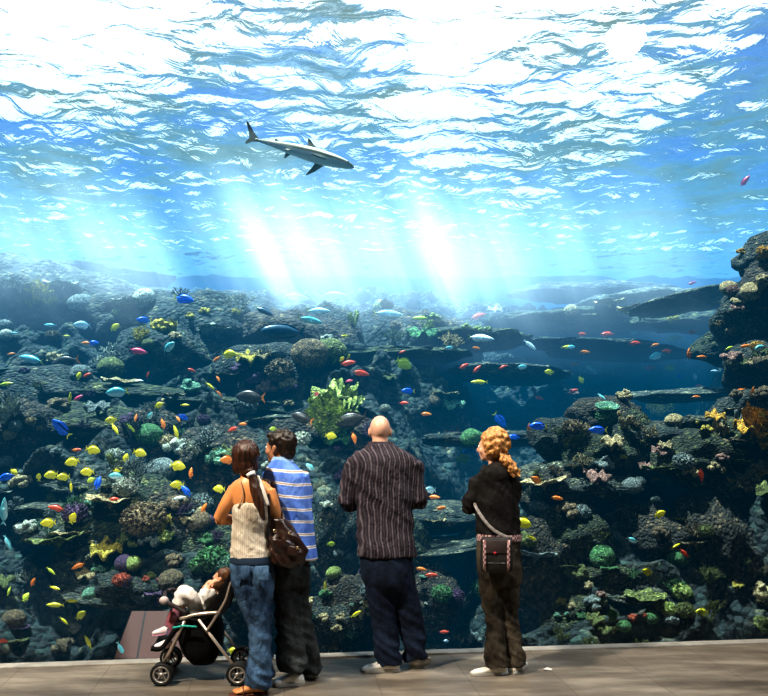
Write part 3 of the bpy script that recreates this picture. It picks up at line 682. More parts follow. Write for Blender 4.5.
def fish_meshes(kind):
    h, t, fork, dh = FISH[kind]
    bm = bmesh.new()
    prof = [(.5, .02), (.46, .22), (.38, .52), (.25, .84), (.08, 1), (-.08, .93), (-.2, .7), (-.3, .38), (-.36, .17), (-.4, .15)]
    if kind == 'unicornfish': prof = [(.5, .15), (.47, .42), (.40, .70), (.25, .92), (.08, 1), (-.08, .9), (-.2, .66), (-.3, .36), (-.36, .14), (-.4, .12)]
    loft(bm, [(x, 0, 0, t/2*min(1, k*1.15), h/2*k) for x, k in prof], 14, up=(0, 0, 1), k=2)
    body = bm_mesh(bm, 'body')
    bm = bmesh.new(); th = h*.42
    flat(bm, [(-.37, .04*h/.4), (-.5, th*.95), (-.5-.02, th), (-.47+fork*.5, 0), (-.52, -th), (-.5, -th*.95), (-.37, -.04*h/.4)] if fork < .1 else [(-.37, .03), (-.44, th*.5), (-.54, th*1.1), (-.40, 0), (-.54, -th*1.1), (-.44, -th*.5), (-.37, -.03)])
    tail = bm_mesh(bm, 'tail_fin', False)
    bm = bmesh.new()
    hh = lambda x: h/2*float(np.interp(-x, [-a for a, _ in prof], [b for _, b in prof]))
    xs = [.28, .18, .08, -.02, -.12, -.22, -.31]
    flat(bm, [(x, hh(x)*.9) for x in xs] + [(x-.03, hh(x)+dh*k) for x, k in zip(xs[::-1], (.5, .9, 1, 1, .95, .8, .15))])
    dors = bm_mesh(bm, 'dorsal_fin', False)
    bm = bmesh.new(); xs = [.0, -.1, -.2, -.31]
    flat(bm, [(x, -hh(x)*.9) for x in xs] + [(x-.03, -hh(x)-dh*k) for x, k in zip(xs[::-1], (.5, 1, 1, .3))])
    anal = bm_mesh(bm, 'anal_fin', False)
    bm = bmesh.new()
    for s in (-1,):
        vs = [bm.verts.new(v) for v in ((.2, s*t*.47, -.01), (.09, s*(t*.5+.05), .03), (.05, s*(t*.5+.06), -.03), (.1, s*(t*.5+.03), -.07), (.18, s*t*.47, -.05))]
        bm.faces.new(vs)
    pect = bm_mesh(bm, 'pectoral_fin', False)
    bm = bmesh.new()
    for s in (-1, 1): ball(bm, (.385, s*t*.5*.56, h*.07), .02, 8, 6)
    eyes = bm_mesh(bm, 'eye')
    return [('body', body), ('tail_fin', tail), ('dorsal_fin', dors), ('anal_fin', anal), ('pectoral_fin', pect), ('eye', eyes)]
FMESH = {k: fish_meshes(k) for k in FISH}
for k in FMESH:
    for nme, me in FMESH[k]: me.materials.append(FM['yellow'])
def fish(kind, col, px, py, L_, d='R', ang=0, tail=None, Y=None, look=None):
    h = hit(px, py, trees)
    if Y is None:
        hy = h[0].y if h else 14
        Y = max(7.05, min(hy - .35, hy*.93))
    s = L_*Y/F
    r = empty('fish', P(px, py, Y)); r.scale = (s, s, s)
    yaw = rnd.uniform(-.35, .35) + (math.pi if d == 'L' else 0)
    sg = 1 if d == 'R' else -1
    q = Euler((0, R(-ang)*sg if True else 0, 0)).to_quaternion()
    q = Quaternion((0, 1, 0), -R(ang)*sg) @ Quaternion((0, 0, 1), yaw)
    r.rotation_euler = q.to_euler()
    for nme, me in FMESH[kind]:
        if L_ < 9 and nme in ('pectoral_fin', 'eye', 'anal_fin'): continue
        o = bpy.data.objects.new(nme, me); C.objects.link(o); o.parent = r
        o.material_slots[0].link = 'OBJECT'
        c = FM[tail] if (nme == 'tail_fin' and tail) else (M_eye if nme == 'eye' else FM[col])
        o.material_slots[0].material = c
        if nme == 'tail_fin' and tail and tail != col: o['label'] = f'{tail} tail fin'
    size = 'large ' if L_ >= 22 else ('small ' if L_ < 9 else '')
    face = 'facing ' + ('right' if d == 'R' else 'left')
    if abs(ang) > 50: face = 'nose up' if ang > 0 else 'nose down'
    PENDING.append((r, f'{size}{look or col} {kind} {face}', 'fish', f'{look or col} {kind} fish in the tank', px, py))
    return r
T, S_, A_, Fu, Ch, Wr = 'tang', 'surgeonfish', 'anthias', 'fusilier', 'chromis', 'wrasse'
LIST = [
 (Ch, 'silver', 82, 325, 16, 'L', 0), (Fu, 'teal', 31, 359, 26, 'L', 12, 'yellow'), (S_, 'dark', 65, 362, 27, 'L', -12, 'orange'), (Wr, 'yellowgreen', 6, 384, 15, 'R', 5), (S_, 'blue', 61, 428, 22, 'L', 48, 'yellow'), (S_, 'blue', 184, 299, 20, 'R', -12, 'yellow'),
 (S_, 'blue', 144, 320, 14, 'L', 0, 'yellow'), (T, 'yellow', 115, 327, 10, 'R', 30), (A_, 'orange', 86, 343, 10, 'L', 0), (S_, 'blue', 93, 343, 11, 'R', 0), (A_, 'pink', 138, 351, 18, 'R', -12), (Ch, 'teal', 169, 347, 15, 'R', 35), (S_, 'teal', 117, 392, 21, 'L', -6, 'yellow'),
 (Wr, 'white', 138, 381, 12, 'R', 0), (A_, 'red', 87, 375, 9, 'R', 25), (T, 'yellow', 79, 376, 8, 'R', 80), (A_, 'orange', 11, 354, 8, 'R', 10), (A_, 'pink', 78, 398, 11, 'R', 30), (Wr, 'yellow', 70, 398, 11, 'R', 80), (T, 'yellow', 159, 405, 9, 'R', 20), (Wr, 'yellow', 185, 405, 9, 'R', 0),
 (T, 'yellow', 111, 420, 11, 'L', -10), (Wr, 'yellow', 115, 429, 14, 'R', -55), (S_, 'blue', 183, 417, 11, 'R', -30), (A_, 'orange', 178, 419, 8, 'R', -50), (A_, 'orange', 163, 424, 11, 'L', 70), (Wr, 'yellow', 176, 432, 14, 'L', 70), (Wr, 'yellowgreen', 131, 428, 11, 'R', -50), (A_, 'red', 191, 370, 9, 'R', -20), (A_, 'red', 148, 375, 7, 'R', 70),
 (A_, 'orange', 136, 418, 8, 'R', 85), (Ch, 'teal', 150, 416, 9, 'R', 50), (A_, 'orange', 76, 450, 9, 'R', 0), (Wr, 'teal', 50, 325, 12, 'L', 0), (Wr, 'yellow', 66, 336, 7, 'R', 0), (Wr, 'teal', 14, 333, 8, 'R', 0),
 (Fu, 'teal', 297, 297, 24, 'R', -10, 'yellow'), (Fu, 'teal', 336, 295, 24, 'R', -8, 'yellow'), (Fu, 'slate', 264, 311, 20, 'R', -25, 'yellow'), (Fu, 'silver', 318, 311, 24, 'R', -3, 'yellow'), (Fu, 'teal', 310, 320, 24, 'R', -12, 'yellow'), (Fu, 'silver', 388, 314, 29, 'R', -4, 'yellow'),
 ('unicornfish', 'slate', 283, 332, 40, 'L', 0), (T, 'yellow', 229, 354, 14, 'R', 0), (A_, 'red', 348, 363, 15, 'R', 8), (A_, 'red', 361, 373, 17, 'R', -12), (T, 'yellow', 348, 357, 6, 'R', 60), (T, 'yellow', 342, 359, 6, 'R', 45), (A_, 'pink', 349, 381, 8, 'R', 10), (A_, 'pink', 318, 396, 12, 'R', -50),
 (S_, 'dark', 250, 397, 29, 'L', 3, 'orange'), (S_, 'dark', 302, 418, 22, 'L', 20, 'orange'), (S_, 'dark', 351, 420, 32, 'L', -14), (T, 'yellow', 331, 436, 11, 'R', -8), (T, 'yellowgreen', 273, 429, 7, 'L', 0), (A_, 'red', 233, 429, 11, 'L', -25), (A_, 'orange', 243, 424, 9, 'L', -5), (A_, 'orange', 217, 359, 10, 'L', -35),
 (Wr, 'yellow', 210, 386, 11, 'R', -40), (A_, 'orange', 219, 394, 10, 'R', -50), (A_, 'orange', 218, 379, 8, 'R', -60), (A_, 'orange', 354, 438, 12, 'R', -75), (Ch, 'teal', 310, 467, 10, 'L', 35),
 (Wr, 'yellow', 345, 336, 8, 'L', 0), (A_, 'red', 478, 316, 15, 'R', 18), (Fu, 'white', 481, 338, 25, 'R', -8, 'yellow'), (T, 'yellowgreen', 404, 364, 17, 'R', -28), (Wr, 'yellowgreen', 420, 318, 15, 'L', 0), (Wr, 'yellow', 479, 382, 16, 'L', 0), (A_, 'orange', 512, 387, 12, 'R', -30), (S_, 'blue', 408, 391, 13, 'L', 0, 'yellow'),
 (T, 'yellow', 549, 372, 9, 'L', 0), (S_, 'blue', 500, 420, 17, 'R', -50, 'yellow'), (S_, 'blue', 538, 426, 17, 'L', 0, 'yellow'), (S_, 'blue', 514, 437, 11, 'L', 0), (S_, 'blue', 469, 451, 12, 'L', -10), (A_, 'orange', 529, 427, 8, 'R', 85), (A_, 'orange', 426, 414, 11, 'R', -5), (A_, 'red', 404, 403, 10, 'R', 0),
 (A_, 'red', 402, 352, 7, 'R', 20), (A_, 'red', 464, 366, 11, 'R', 25), (A_, 'red', 477, 369, 11, 'R', 40), (A_, 'red', 503, 367, 9, 'R', 20), (A_, 'pink', 534, 391, 11, 'R', -70), (A_, 'red', 539, 398, 9, 'R', -15), (A_, 'orange', 574, 364, 9, 'R', 0), (Wr, 'yellow', 568, 347, 13, 'R', 0), (Wr, 'white', 530, 345, 15, 'R', -40),
 (Ch, 'teal', 522, 367, 10, 'R', 0), (A_, 'orange', 476, 348, 9, 'R', -10), (A_, 'red', 573, 391, 11, 'R', 15), (Wr, 'silver', 492, 402, 9, 'R', 0), (Ch, 'teal', 450, 348, 8, 'L', 0),
 (A_, 'purple', 692, 283, 9, 'R', 15), (A_, 'pink', 745, 181, 13, 'R', 50), (Wr, 'yellow', 675, 338, 17, 'R', 8), (A_, 'red', 692, 332, 10, 'R', 15), (A_, 'red', 635, 343, 12, 'R', 0), (A_, 'orange', 655, 345, 9, 'R', 10), (A_, 'orange', 585, 352, 11, 'R', -5), (A_, 'red', 667, 351, 11, 'L', 0),
 (Ch, 'teal', 656, 356, 14, 'L', -20), (A_, 'orange', 689, 354, 12, 'R', 85), (A_, 'orange', 702, 357, 10, 'L', 0), (Ch, 'teal', 591, 368, 12, 'R', -30), (A_, 'red', 650, 368, 10, 'R', 0), (T, 'yellow', 670, 368, 10, 'L', 0), (Ch, 'white', 695, 377, 8, 'R', -70), (Wr, 'white', 714, 371, 9, 'R', 0),
 (A_, 'orange', 740, 391, 13, 'L', -20), (A_, 'orange', 753, 390, 7, 'R', 80), (A_, 'orange', 696, 397, 9, 'R', 0), (A_, 'red', 699, 386, 8, 'L', 0), (T, 'yellow', 581, 380, 8, 'R', -60), (S_, 'blue', 598, 430, 17, 'L', 0, 'yellow'), (Ch, 'teal', 759, 348, 12, 'R', 18), (Wr, 'yellowgreen', 729, 348, 10, 'R', 20), (A_, 'orange', 745, 346, 10, 'R', 5),
 (Wr, 'teal', 635, 333, 11, 'R', 15), (S_, 'blue', 679, 376, 8, 'R', 0), (Ch, 'teal', 571, 347, 8, 'R', 0), (A_, 'red', 607, 334, 14, 'R', 0), (A_, 'red', 582, 334, 10, 'R', 0), (Wr, 'teal', 602, 397, 10, 'R', -45),
 (S_, 'blue', 6, 477, 16, 'L', -20), (T, 'yellow', 14, 472, 9, 'R', -30), (T, 'yellow', 51, 475, 13, 'L', -10), (T, 'yellow', 63, 477, 12, 'L', -5), (T, 'yellow', 72, 462, 14, 'L', -15), (A_, 'red', 77, 450, 10, 'R', 5), (T, 'yellow', 93, 450, 14, 'R', -12), (T, 'yellow', 87, 472, 13, 'L', -5), (T, 'yellowgreen', 91, 480, 8, 'L', -30),
 (T, 'yellow', 140, 453, 13, 'R', -15), (T, 'yellow', 126, 458, 9, 'R', 75), (S_, 'blue', 98, 483, 13, 'R', 75), (Ch, 'teal', 116, 476, 14, 'L', 0), (T, 'yellow', 178, 466, 15, 'R', -12), (T, 'yellow', 177, 485, 13, 'L', 0), (S_, 'blue', 186, 491, 13, 'L', 45), (A_, 'orange', 191, 473, 11, 'R', 85), (A_, 'red', 56, 508, 16, 'L', 8, 'orange'),
 (T, 'yellow', 48, 523, 14, 'L', -5), (T, 'yellow', 73, 518, 12, 'R', 60), (A_, 'orange', 78, 566, 13, 'L', -25), (Wr, 'yellow', 71, 487, 10, 'R', -85), (T, 'yellow', 39, 477, 8, 'R', 80), (A_, 'orange', 33, 582, 10, 'R', 60), (Wr, 'yellowgreen', 51, 571, 11, 'R', -40), (Wr, 'yellow', 55, 588, 12, 'R', -10), (Wr, 'yellow', 55, 605, 17, 'L', 0),
 (Wr, 'yellow', 72, 601, 12, 'R', 0), (T, 'yellow', 81, 615, 11, 'R', 40), (Wr, 'yellow', 64, 621, 11, 'R', -40), (Wr, 'yellow', 88, 642, 14, 'L', 60), (A_, 'red', 3, 641, 11, 'R', 0), (Wr, 'yellowgreen', 9, 591, 9, 'R', 75), (T, 'yellowgreen', 26, 597, 9, 'R', 60), (A_, 'orange', 204, 508, 11, 'R', 60), (T, 'yellow', 219, 489, 12, 'L', 0),
 (T, 'orange', 227, 460, 13, 'L', 0), (Wr, 'teal', 4, 511, 26, 'R', 85), (Wr, 'teal', 8, 543, 17, 'R', -60), (Wr, 'teal', 121, 650, 17, 'R', -60), (Wr, 'white', 179, 498, 13, 'R', 8), (A_, 'red', 114, 499, 10, 'R', 0), (T, 'yellow', 118, 470, 9, 'R', 20),
 (A_, 'orange', 557, 498, 12, 'R', -12), (T, 'orange', 536, 480, 11, 'L', 30), (T, 'yellow', 523, 523, 17, 'R', -20), (Wr, 'yellow', 532, 538, 11, 'R', -25), (T, 'yellow', 660, 514, 11, 'R', 25), (A_, 'red', 701, 475, 13, 'R', -80), (Wr, 'yellow', 676, 546, 10, 'R', 25), (T, 'yellow', 647, 572, 11, 'L', 20), (Ch, 'teal', 632, 540, 10, 'R', -30),
 (T, 'yellow', 702, 612, 12, 'L', 0), (A_, 'red', 684, 553, 12, 'R', -45), (A_, 'orange', 434, 497, 12, 'R', -5), (A_, 'orange', 441, 508, 11, 'R', 5), (T, 'yellow', 463, 459, 14, 'L', -5), (T, 'silver', 430, 490, 11, 'L', 0), (A_, 'orange', 421, 569, 11, 'R', -10), (A_, 'red', 431, 575, 13, 'R', 0),
 (Ch, 'white', 446, 641, 6, 'R', 0), (A_, 'red', 444, 632, 10, 'R', 0), (Wr, 'yellow', 325, 586, 10, 'R', 85), (Wr, 'yellow', 356, 614, 13, 'R', 35), (T, 'yellowgreen', 331, 544, 8, 'R', 0), (T, 'yellow', 233, 651, 11, 'R', -5), (T, 'yellow', 250, 572, 8, 'R', 0)]
NM = {'yellow': 'yellow', 'yellowgreen': 'yellow-green', 'dark': 'dark brown', 'slate': 'dark blue-grey'}
for t in LIST:
    kind, col, px, py, L_, d, ang = t[:7]; tl = t[7] if len(t) > 7 else None
    fish(kind, col, px, py, L_*1.08, d, ang, tl, look=NM.get(col))

# ---- blacktip reef shark near the surface
m, nt, nodes, L = newmat('shark_skin')
co = texco(nt); s = N(nt, 'ShaderNodeSeparateXYZ'); L.new(co, s.inputs[0])
zz = math_(nt, 'ADD', s.outputs[2], math_(nt, 'MULTIPLY', noise_tex(nt, co, 6, 2), .02))
skin = ramp(nt, math_(nt, 'MULTIPLY_ADD', zz, 5, .5, clamp=True), [(.36, (.95, .97, .95)), (.50, (.90, .92, .88)), (.56, (.20, .19, .13)), (.64, (.24, .22, .15)), (.70, (.75, .76, .70)), (.80, (.6, .6, .52)), (.9, (.25, .25, .20))])
finish(nt, skin, .4)
M_shark = m
m, nt, nodes, L = newmat('shark_fin_black_tip')
co = texco(nt, 'Generated'); s = N(nt, 'ShaderNodeSeparateXYZ'); L.new(co, s.inputs[0])
finish(nt, ramp(nt, s.outputs[2], [(.55, (.25, .25, .2)), (.72, (.01, .01, .01))]), .5); M_tip = m
M_fin = mat('shark_fin_grey', (.16, .16, .13), (.3, .3, .26), 5, .5)
Ysh = 9.2; Lsh = 110*Ysh/F
sh = empty('reef_shark', P(301, 152, Ysh)); sh.scale = (Lsh,)*3
sh.rotation_euler = (Quaternion((0, 1, 0), R(13)) @ Quaternion((0, 0, 1), .18) @ Quaternion((1, 0, 0), -.25)).to_euler()
tag(sh, 'slender grey and white reef shark with black-tipped fins under the bright surface', 'shark')
bm = bmesh.new()
loft(bm, [(.5, 0, -.005, .008, .006), (.47, 0, 0, .032, .022), (.40, 0, .004, .05, .042), (.28, 0, .006, .062, .06), (.12, 0, .006, .066, .068), (-.04, 0, .003, .054, .056), (-.18, 0, 0, .036, .038), (-.30, .005, 0, .021, .023), (-.38, .012, 0, .013, .014), (-.42, .016, .004, .01, .012)], 18, up=(0, 0, 1), k=3)
mesh_obj('body', bm, M_shark, sh)
def fin(name, pts, mt, th=.004, xf=None):
    bm = bmesh.new(); flat(bm, pts, th)
    if xf: bmesh.ops.transform(bm, matrix=xf, verts=bm.verts)
    return mesh_obj(name, bm, mt, sh, smooth=False)
fin('dorsal_fin', [(.16, .065), (.10, .105), (.05, .15), (.035, .152), (.045, .10), (.035, .065)], M_tip)
fin('second_dorsal_fin', [(-.20, .03), (-.235, .055), (-.25, .055), (-.25, .028)], M_tip)
fin('tail_fin', [(-.39, .012), (-.45, .07), (-.52, .155), (-.535, .15), (-.49, .05), (-.475, .0), (-.50, -.055), (-.49, -.065), (-.44, -.025), (-.39, -.012)], M_tip, xf=Matrix.Translation((0, .012, 0)))
for sd in (1, -1):
    fin('pectoral_fin', [(.24, 0), (.16, -.10), (.10, -.155), (.09, -.15), (.13, -.06), (.15, 0)], M_fin, xf=Matrix.Translation((0, -sd*.045, -.03)) @ Matrix.Rotation(R(-sd*62), 4, 'X'))
    fin('pelvic_fin', [(-.08, 0), (-.12, -.05), (-.14, -.055), (-.13, 0)], M_fin, xf=Matrix.Translation((0, -sd*.03, -.025)) @ Matrix.Rotation(R(-sd*45), 4, 'X'))
    bm = bmesh.new(); ball(bm, (.435, sd*.041, .012), .007, 8, 6); mesh_obj('eye', bm, M_eye, sh)
# ================================================================== people
def clothmat(name, c1, c2=None, stripes=None, rough=.85, bs=.5, scale=14):
    m, nt, nodes, L = newmat(name)
    co = texco(nt)
    mp = N(nt, 'ShaderNodeMapping'); mp.inputs['Scale'].default_value = (1, 1, .55); mp.inputs['Rotation'].default_value = (.3, .5, 0); L.new(co, mp.inputs[0])
    col = ramp(nt, noise_tex(nt, mp.outputs[0], scale, 5, .6), [(.36, c1), (.66, c2 or c1)])
    if stripes: col = stripes(nt, co, col)
    finish(nt, col, rough, bump(nt, noise_tex(nt, mp.outputs[0], 17, 5, .62, .8), bs, .03), spec=.2)
    return m
def skinmat(name, c):
    m, nt, nodes, L = newmat(name)
    co = texco(nt)
    col = ramp(nt, noise_tex(nt, co, 12, 3), [(.3, tuple(x*.88 for x in c)), (.7, tuple(min(1, x*1.08) for x in c))])
    p = finish(nt, col, .42, bump(nt, noise_tex(nt, co, 120, 2), .08, .002), spec=.45)
    p.inputs['Subsurface Weight'].default_value = .08; p.inputs['Subsurface Radius'].default_value = (.02, .008, .004)
    return m
def hairmat(name, c1, c2, sc=(60, 60, 6)):
    m, nt, nodes, L = newmat(name)
    co = texco(nt); mp = N(nt, 'ShaderNodeMapping'); mp.inputs['Scale'].default_value = sc; L.new(co, mp.inputs[0])
    n = noise_tex(nt, mp.outputs[0], 1, 4, .6, .5)
    finish(nt, ramp(nt, n, [(.35, c1), (.65, c2)]), .38, bump(nt, n, .7, .01), spec=.5)
    return m
M_white = mat('white_rubber', (.80, .79, .76), (.92, .91, .88), 20, .5)
M_sole = mat('pale_sole', (.45, .43, .38), rough=.7)
M_eyew = mat('eye_white', (.75, .73, .7), rough=.2)
M_iris = mat('iris_dark', (.03, .018, .01), rough=.15)

def bsec(t, k=.78):
    return (t[0], t[1]*k, t[2], t[3]*.90, t[4]*k)
class Fig:
    def __init__(s, name, px0, py0, label, cat='person', group=None):
        s.D = EYE*F/(py0-HY); s.k = F/s.D; s.px0, s.py0 = px0, py0
        s.root = empty(name, P(px0, py0, s.D)); s.root.location.z = 0
        tag(s.root, label, cat, group)
    def U(s, px, py, dy=0):           # a point dy metres further than the figure's root that is seen at the pixel
        q = s.D + dy; v = P(px, py, q); return (v - s.root.location)
    def sec(s, py, xl, xr, ry, dy=0):  # horizontal ring between two outline pixels
        a, b = s.U(xl, py, dy), s.U(xr, py, dy)
        return ((a.x+b.x)/2, dy, a.z, (b.x-a.x)/2, ry)
def folds(amp, sx=6, sz=16, seed=0, zr=None):
    def f(co, n):
        a = amp
        if zr: a *= zr(co.z)
        q = Vector((co.x*sx + co.z*4, co.y*sx, co.z*sz + co.x*5 + seed))
        r = (.5-abs(noise.noise(q)))*1.0 + .4*noise.noise(q*2.1)
        return co + n*a*(r-.2)
    return f
def head_into(bm, M, k=1.0, ear=True):
    """a head, face along +Y of M; origin at the middle of the skull; about .23 high when k=1"""
    b2 = bmesh.new()
    ball(b2, (0, -.012, .018), (.074, .094, .092), 24, 18)
    ball(b2, (0, .02, -.04), (.058, .066, .072), 20, 14)
    ball(b2, (0, .055, -.092), (.03, .028, .022))
    ball(b2, (0, .070, -.008), (.050, .020, .034))
    ball(b2, (0, .078, .018), (.046, .012, .010))                     # brow
    loft(b2, [(0, .086, .008, .006, .006), (0, .098, -.012, .008, .008), (0, .108, -.032, .012, .010), (0, .090, -.042, .013, .008)], 10, up=(1, 0, 0), k=2)
    ball(b2, (0, .082, -.062), (.024, .010, .006)); ball(b2, (0, .080, -.073), (.020, .010, .007))
    for sx in (-1, 1):
        ball(b2, (sx*.042, .060, -.036), (.020, .022, .024))
        if ear:
            ball(b2, (sx*.078, -.004, -.010), (.009, .020, .031), rot=Euler((.15, 0, sx*.35)))
            ball(b2, (sx*.076, .004, -.036), (.007, .010, .011))
    bmesh.ops.transform(b2, matrix=M @ Matrix.Scale(k, 4), verts=b2.verts)
    me = bpy.data.meshes.new('t'); b2.to_mesh(me); b2.free(); bm.from_mesh(me); bpy.data.meshes.remove(me)
def eyes(fig, M, k=1.0):
    for sx in (-1, 1):
        bm = bmesh.new(); ball(bm, (sx*.031, .079, -.004), .0125, 12, 8)
        bmesh.ops.transform(bm, matrix=M @ Matrix.Scale(k, 4), verts=bm.verts)
        e = mesh_obj('eye', bm, M_eyew, fig.root)
        bm = bmesh.new(); ball(bm, (sx*.031, .0885, -.004), (.006, .004, .006), 10, 6)
        bmesh.ops.transform(bm, matrix=M @ Matrix.Scale(k, 4), verts=bm.verts)
        mesh_obj('iris', bm, M_iris, e)
def hand_into(bm, wrist, direction, palm, side=1, curl=.5, k=1.0):
    """palm: direction the palm faces; side: +1 thumb on the (direction x palm) side"""
    d = Vector(direction).normalized(); n = Vector(palm); n = (n - d*n.dot(d)).normalized(); t = d.cross(n)*side
    w = Vector(wrist)
    Q = lambda a, b, c: w + (d*a + t*b + n*c)*k
    loft(bm, [(*Q(-.02, 0, 0), .024*k, .018*k), (*Q(.01, 0, 0), .029*k, .016*k), (*Q(.05, 0, .002), .040*k, .015*k), (*Q(.088, -.002, .004), .038*k, .013*k)], 14, up=tuple(n), k=2)
    for i, (o, L_) in enumerate([(.030, .066), (.010, .075), (-.011, .070), (-.031, .054)]):
        p = Q(.085 - abs(o)*.15, o, .003); a = .15 + curl*.3; pts = [p]; 
        for s_, ca in ((.45, 1), (.32, 2), (.23, 2.7)):
            ang = a*ca*(1+.08*i); p = p + (d*math.cos(ang) + n*math.sin(ang) + t*o*1.6)*L_*s_*k; pts.append(p)
        tube(bm, pts, [.0092*k, .0086*k, .0078*k, .0062*k], 8, 2, up=tuple(t))
    pts = [Q(.02, .028, .006), Q(.048, .052, .014), Q(.074, .058, .026), Q(.092, .054, .036)]
    tube(bm, pts, [.014*k, .0115*k, .0095*k, .007*k], 8, 2, up=tuple(n))
def shoe(fig, heel, toe, mt, k=1.0, sole=None, h=.07):
    """heel, toe: local ground points"""
    a, b = Vector(heel), Vector(toe); d = (b-a); L_ = d.length; d.normalize(); s = Vector((-d.y, d.x, 0))
    def ringset(zs, grow, bmx):
        rings = []
        prof = [(0, .55), (.06, .85), (.2, 1), (.4, .92), (.6, 1.02), (.78, 1.12), (.9, .95), (.97, .6), (1, .25)]
        for z, g in zs:
            ring = []
            for t, w in prof + prof[::-1]: pass
            pts = [(t, w) for t, w in prof] + [(t, -w) for t, w in prof[::-1]]
            for t, w in pts:
                zz = z if not callable(z) else z(t)
                ring.append(bmx.verts.new(a + d*L_*(.5+(t-.5)*g) + s*w*.038*k*g + Vector((0, 0, zz*k))))
            rings.append(ring)
        n = len(rings[0])
        for A, B in zip(rings, rings[1:]):
            for j in range(n): bmx.faces.new((A[j], A[(j+1) % n], B[(j+1) % n], B[j]))
        bmx.faces.new(rings[0]); bmx.faces.new(rings[-1])
    bm = bmesh.new()
    top = lambda q: (lambda t: .022 + q*(h-.022)*float(np.interp(t, [0, .15, .35, .5, .7, .9, 1], [1, 1.05, 1.0, .85, .55, .4, .2])))
    ringset([(.020, 1), (top(.5), 1.0), (top(.85), .90), (top(1.0), .70), (top(1.02), .3)], 1, bm)
    o = mesh_obj('shoe', bm, mt, fig.root)
    bm = bmesh.new(); ringset([(.001, .98), (.004, 1.05), (.020, 1.05), (.024, 1.0)], 1, bm)
    mesh_obj('sole', bm, sole or M_sole, o, smooth=False)
    bm = bmesh.new()
    for t in (.45, .53, .61):
        c = a + d*L_*t + Vector((0, 0, (top(1.02)(t)+.004)*k)); tube(bm, [c - s*.022*k - Vector((0, 0, .006)), c, c + s*.022*k - Vector((0, 0, .006))], .003*k, 6, 2)
    mesh_obj('lace', bm, M_white, o)
    return o
def body_mesh(fig, bm, mt, vox=.008, sm=4, disp=None):
    me = remesh(bm, 'body', vox, sm)
    if disp: displace(me, disp)
    return link('body', me, mt, fig.root)
def cloth(fig, name, bm, mt, vox=.011, sm=4, amp=.012, parent=None, **kw):
    me = remesh(bm, name, vox, sm)
    displace(me, folds(amp, **kw))
    return link(name, me, mt, parent or fig.root)
def HM(fig, px, py, dy, yaw=0, pitch=0, roll=0):
    return Matrix.Translation(fig.U(px, py, dy)) @ Euler((pitch, roll, yaw)).to_matrix().to_4x4()

# ---------------------------------------------------------------- bald man in a dark striped shirt
def pin(nt, co, col):
    s = N(nt, 'ShaderNodeSeparateXYZ'); L = nt.links; L.new(co, s.inputs[0])
    x = math_(nt, 'ADD', math_(nt, 'MULTIPLY_ADD', noise_tex(nt, co, 5, 2), .05, s.outputs[0]), math_(nt, 'MULTIPLY', s.outputs[1], .5))
    w = math_(nt, 'ABSOLUTE', math_(nt, 'SUBTRACT', math_(nt, 'FRACT', math_(nt, 'MULTIPLY', x, 25)), .5))
    f = ramp(nt, w, [(0, (.75, .75, .75)), (.07, (.6, .6, .6)), (.14, (.06, .06, .06)), (.38, (0, 0, 0)), (.45, (.22, .22, .22)), (.5, (.25, .25, .25))])
    mx = N(nt, 'ShaderNodeMixRGB'); L.new(f, mx.inputs[0]); L.new(col, mx.inputs[1]); mx.inputs[2].default_value = (.20, .165, .19, 1); return mx.outputs[0]
M_skin1 = skinmat('pale_skin', (.72, .42, .30))
g = Fig('person', 392, 671, 'bald man standing in an untucked dark pinstriped shirt and navy trousers, hands in front')
U, sec = g.U, g.sec
bm = bmesh.new()
hm = HM(g, 380, 431, .02, .05, -.12)
head_into(bm, hm, .97)
tube(bm, [U(380, 452, -.01), U(380, 440, 0), U(380, 431, .01)], [.062, .056, .056], 16)
loft(bm, [bsec(t) for t in (sec(450, 368, 394, .07), sec(458, 354, 410, .10), sec(480, 359, 409, .115), sec(515, 362, 411, .11), sec(555, 365, 410, .11), sec(575, 367, 410, .10))], 20, fixed='z')
for sgn, hip, kn, an in ((-1, U(379, 570), U(383, 615, .03), U(389, 660, .02)), (1, U(402, 570), U(409, 612, .05), U(416, 656, .08))):
    tube(bm, [hip, kn, an], [.055, .042, .034], 14)
for sh, el, ha, sd in ((U(352, 463), U(347, 503, .03), U(374, 500, .27), 1), (U(413, 462), U(421, 500, .03), U(394, 502, .27), -1)):
    tube(bm, [sh, (sh+el)/2, el], [.04, .035, .03], 12); tube(bm, [el, (el+ha)/2, ha], [.03, .028, .024], 12)
    hand_into(bm, ha, Vector((sd*.75, .25, -.1)), Vector((0, -1, 0)), sd, .8, .95)
body_mesh(g, bm, M_skin1, .0075)
eyes(g, hm, .97)
bm = bmesh.new()   # close-cropped stubble ring is not seen: bald.  shirt
loft(bm, [sec(444, 369, 392, .065, .0), sec(449, 363, 399, .085), sec(456, 350, 413, .115), sec(466, 347, 418, .125), sec(490, 354, 415, .128, .01), sec(520, 357, 413, .125, .01), sec(545, 357, 415, .13, 0), sec(556, 356, 416, .128, 0)], 30, fixed='z', k=3)
for sh, el, ha in ((U(354, 464), U(346.5, 504, .02), U(366, 503, .24)), (U(412, 463), U(419.5, 501, .02), U(402, 503, .24))):
    tube(bm, [sh, (sh+el)/2, el], [.075, .067, .062], 16); tube(bm, [el, (el*.6+ha*.4), ha], [.062, .055, .042], 16)
sh_o = cloth(g, 'shirt', bm, clothmat('pinstripe_cotton', (.016, .012, .018), (.045, .036, .048), pin, bs=1, scale=6), .010, 2, .026, sx=5, sz=7)
bm = bmesh.new()
loft(bm, [sec(447.5, 366, 395, .073, 0), sec(444, 367.5, 393.5, .068, 0), sec(441.5, 368.5, 392.5, .064, .0)], 24, fixed='z', k=2, cap=False)
link('collar', bm_mesh(bm, 'collar'), clothmat('collar_cotton', (.05, .04, .055), (.11, .10, .12)), sh_o)
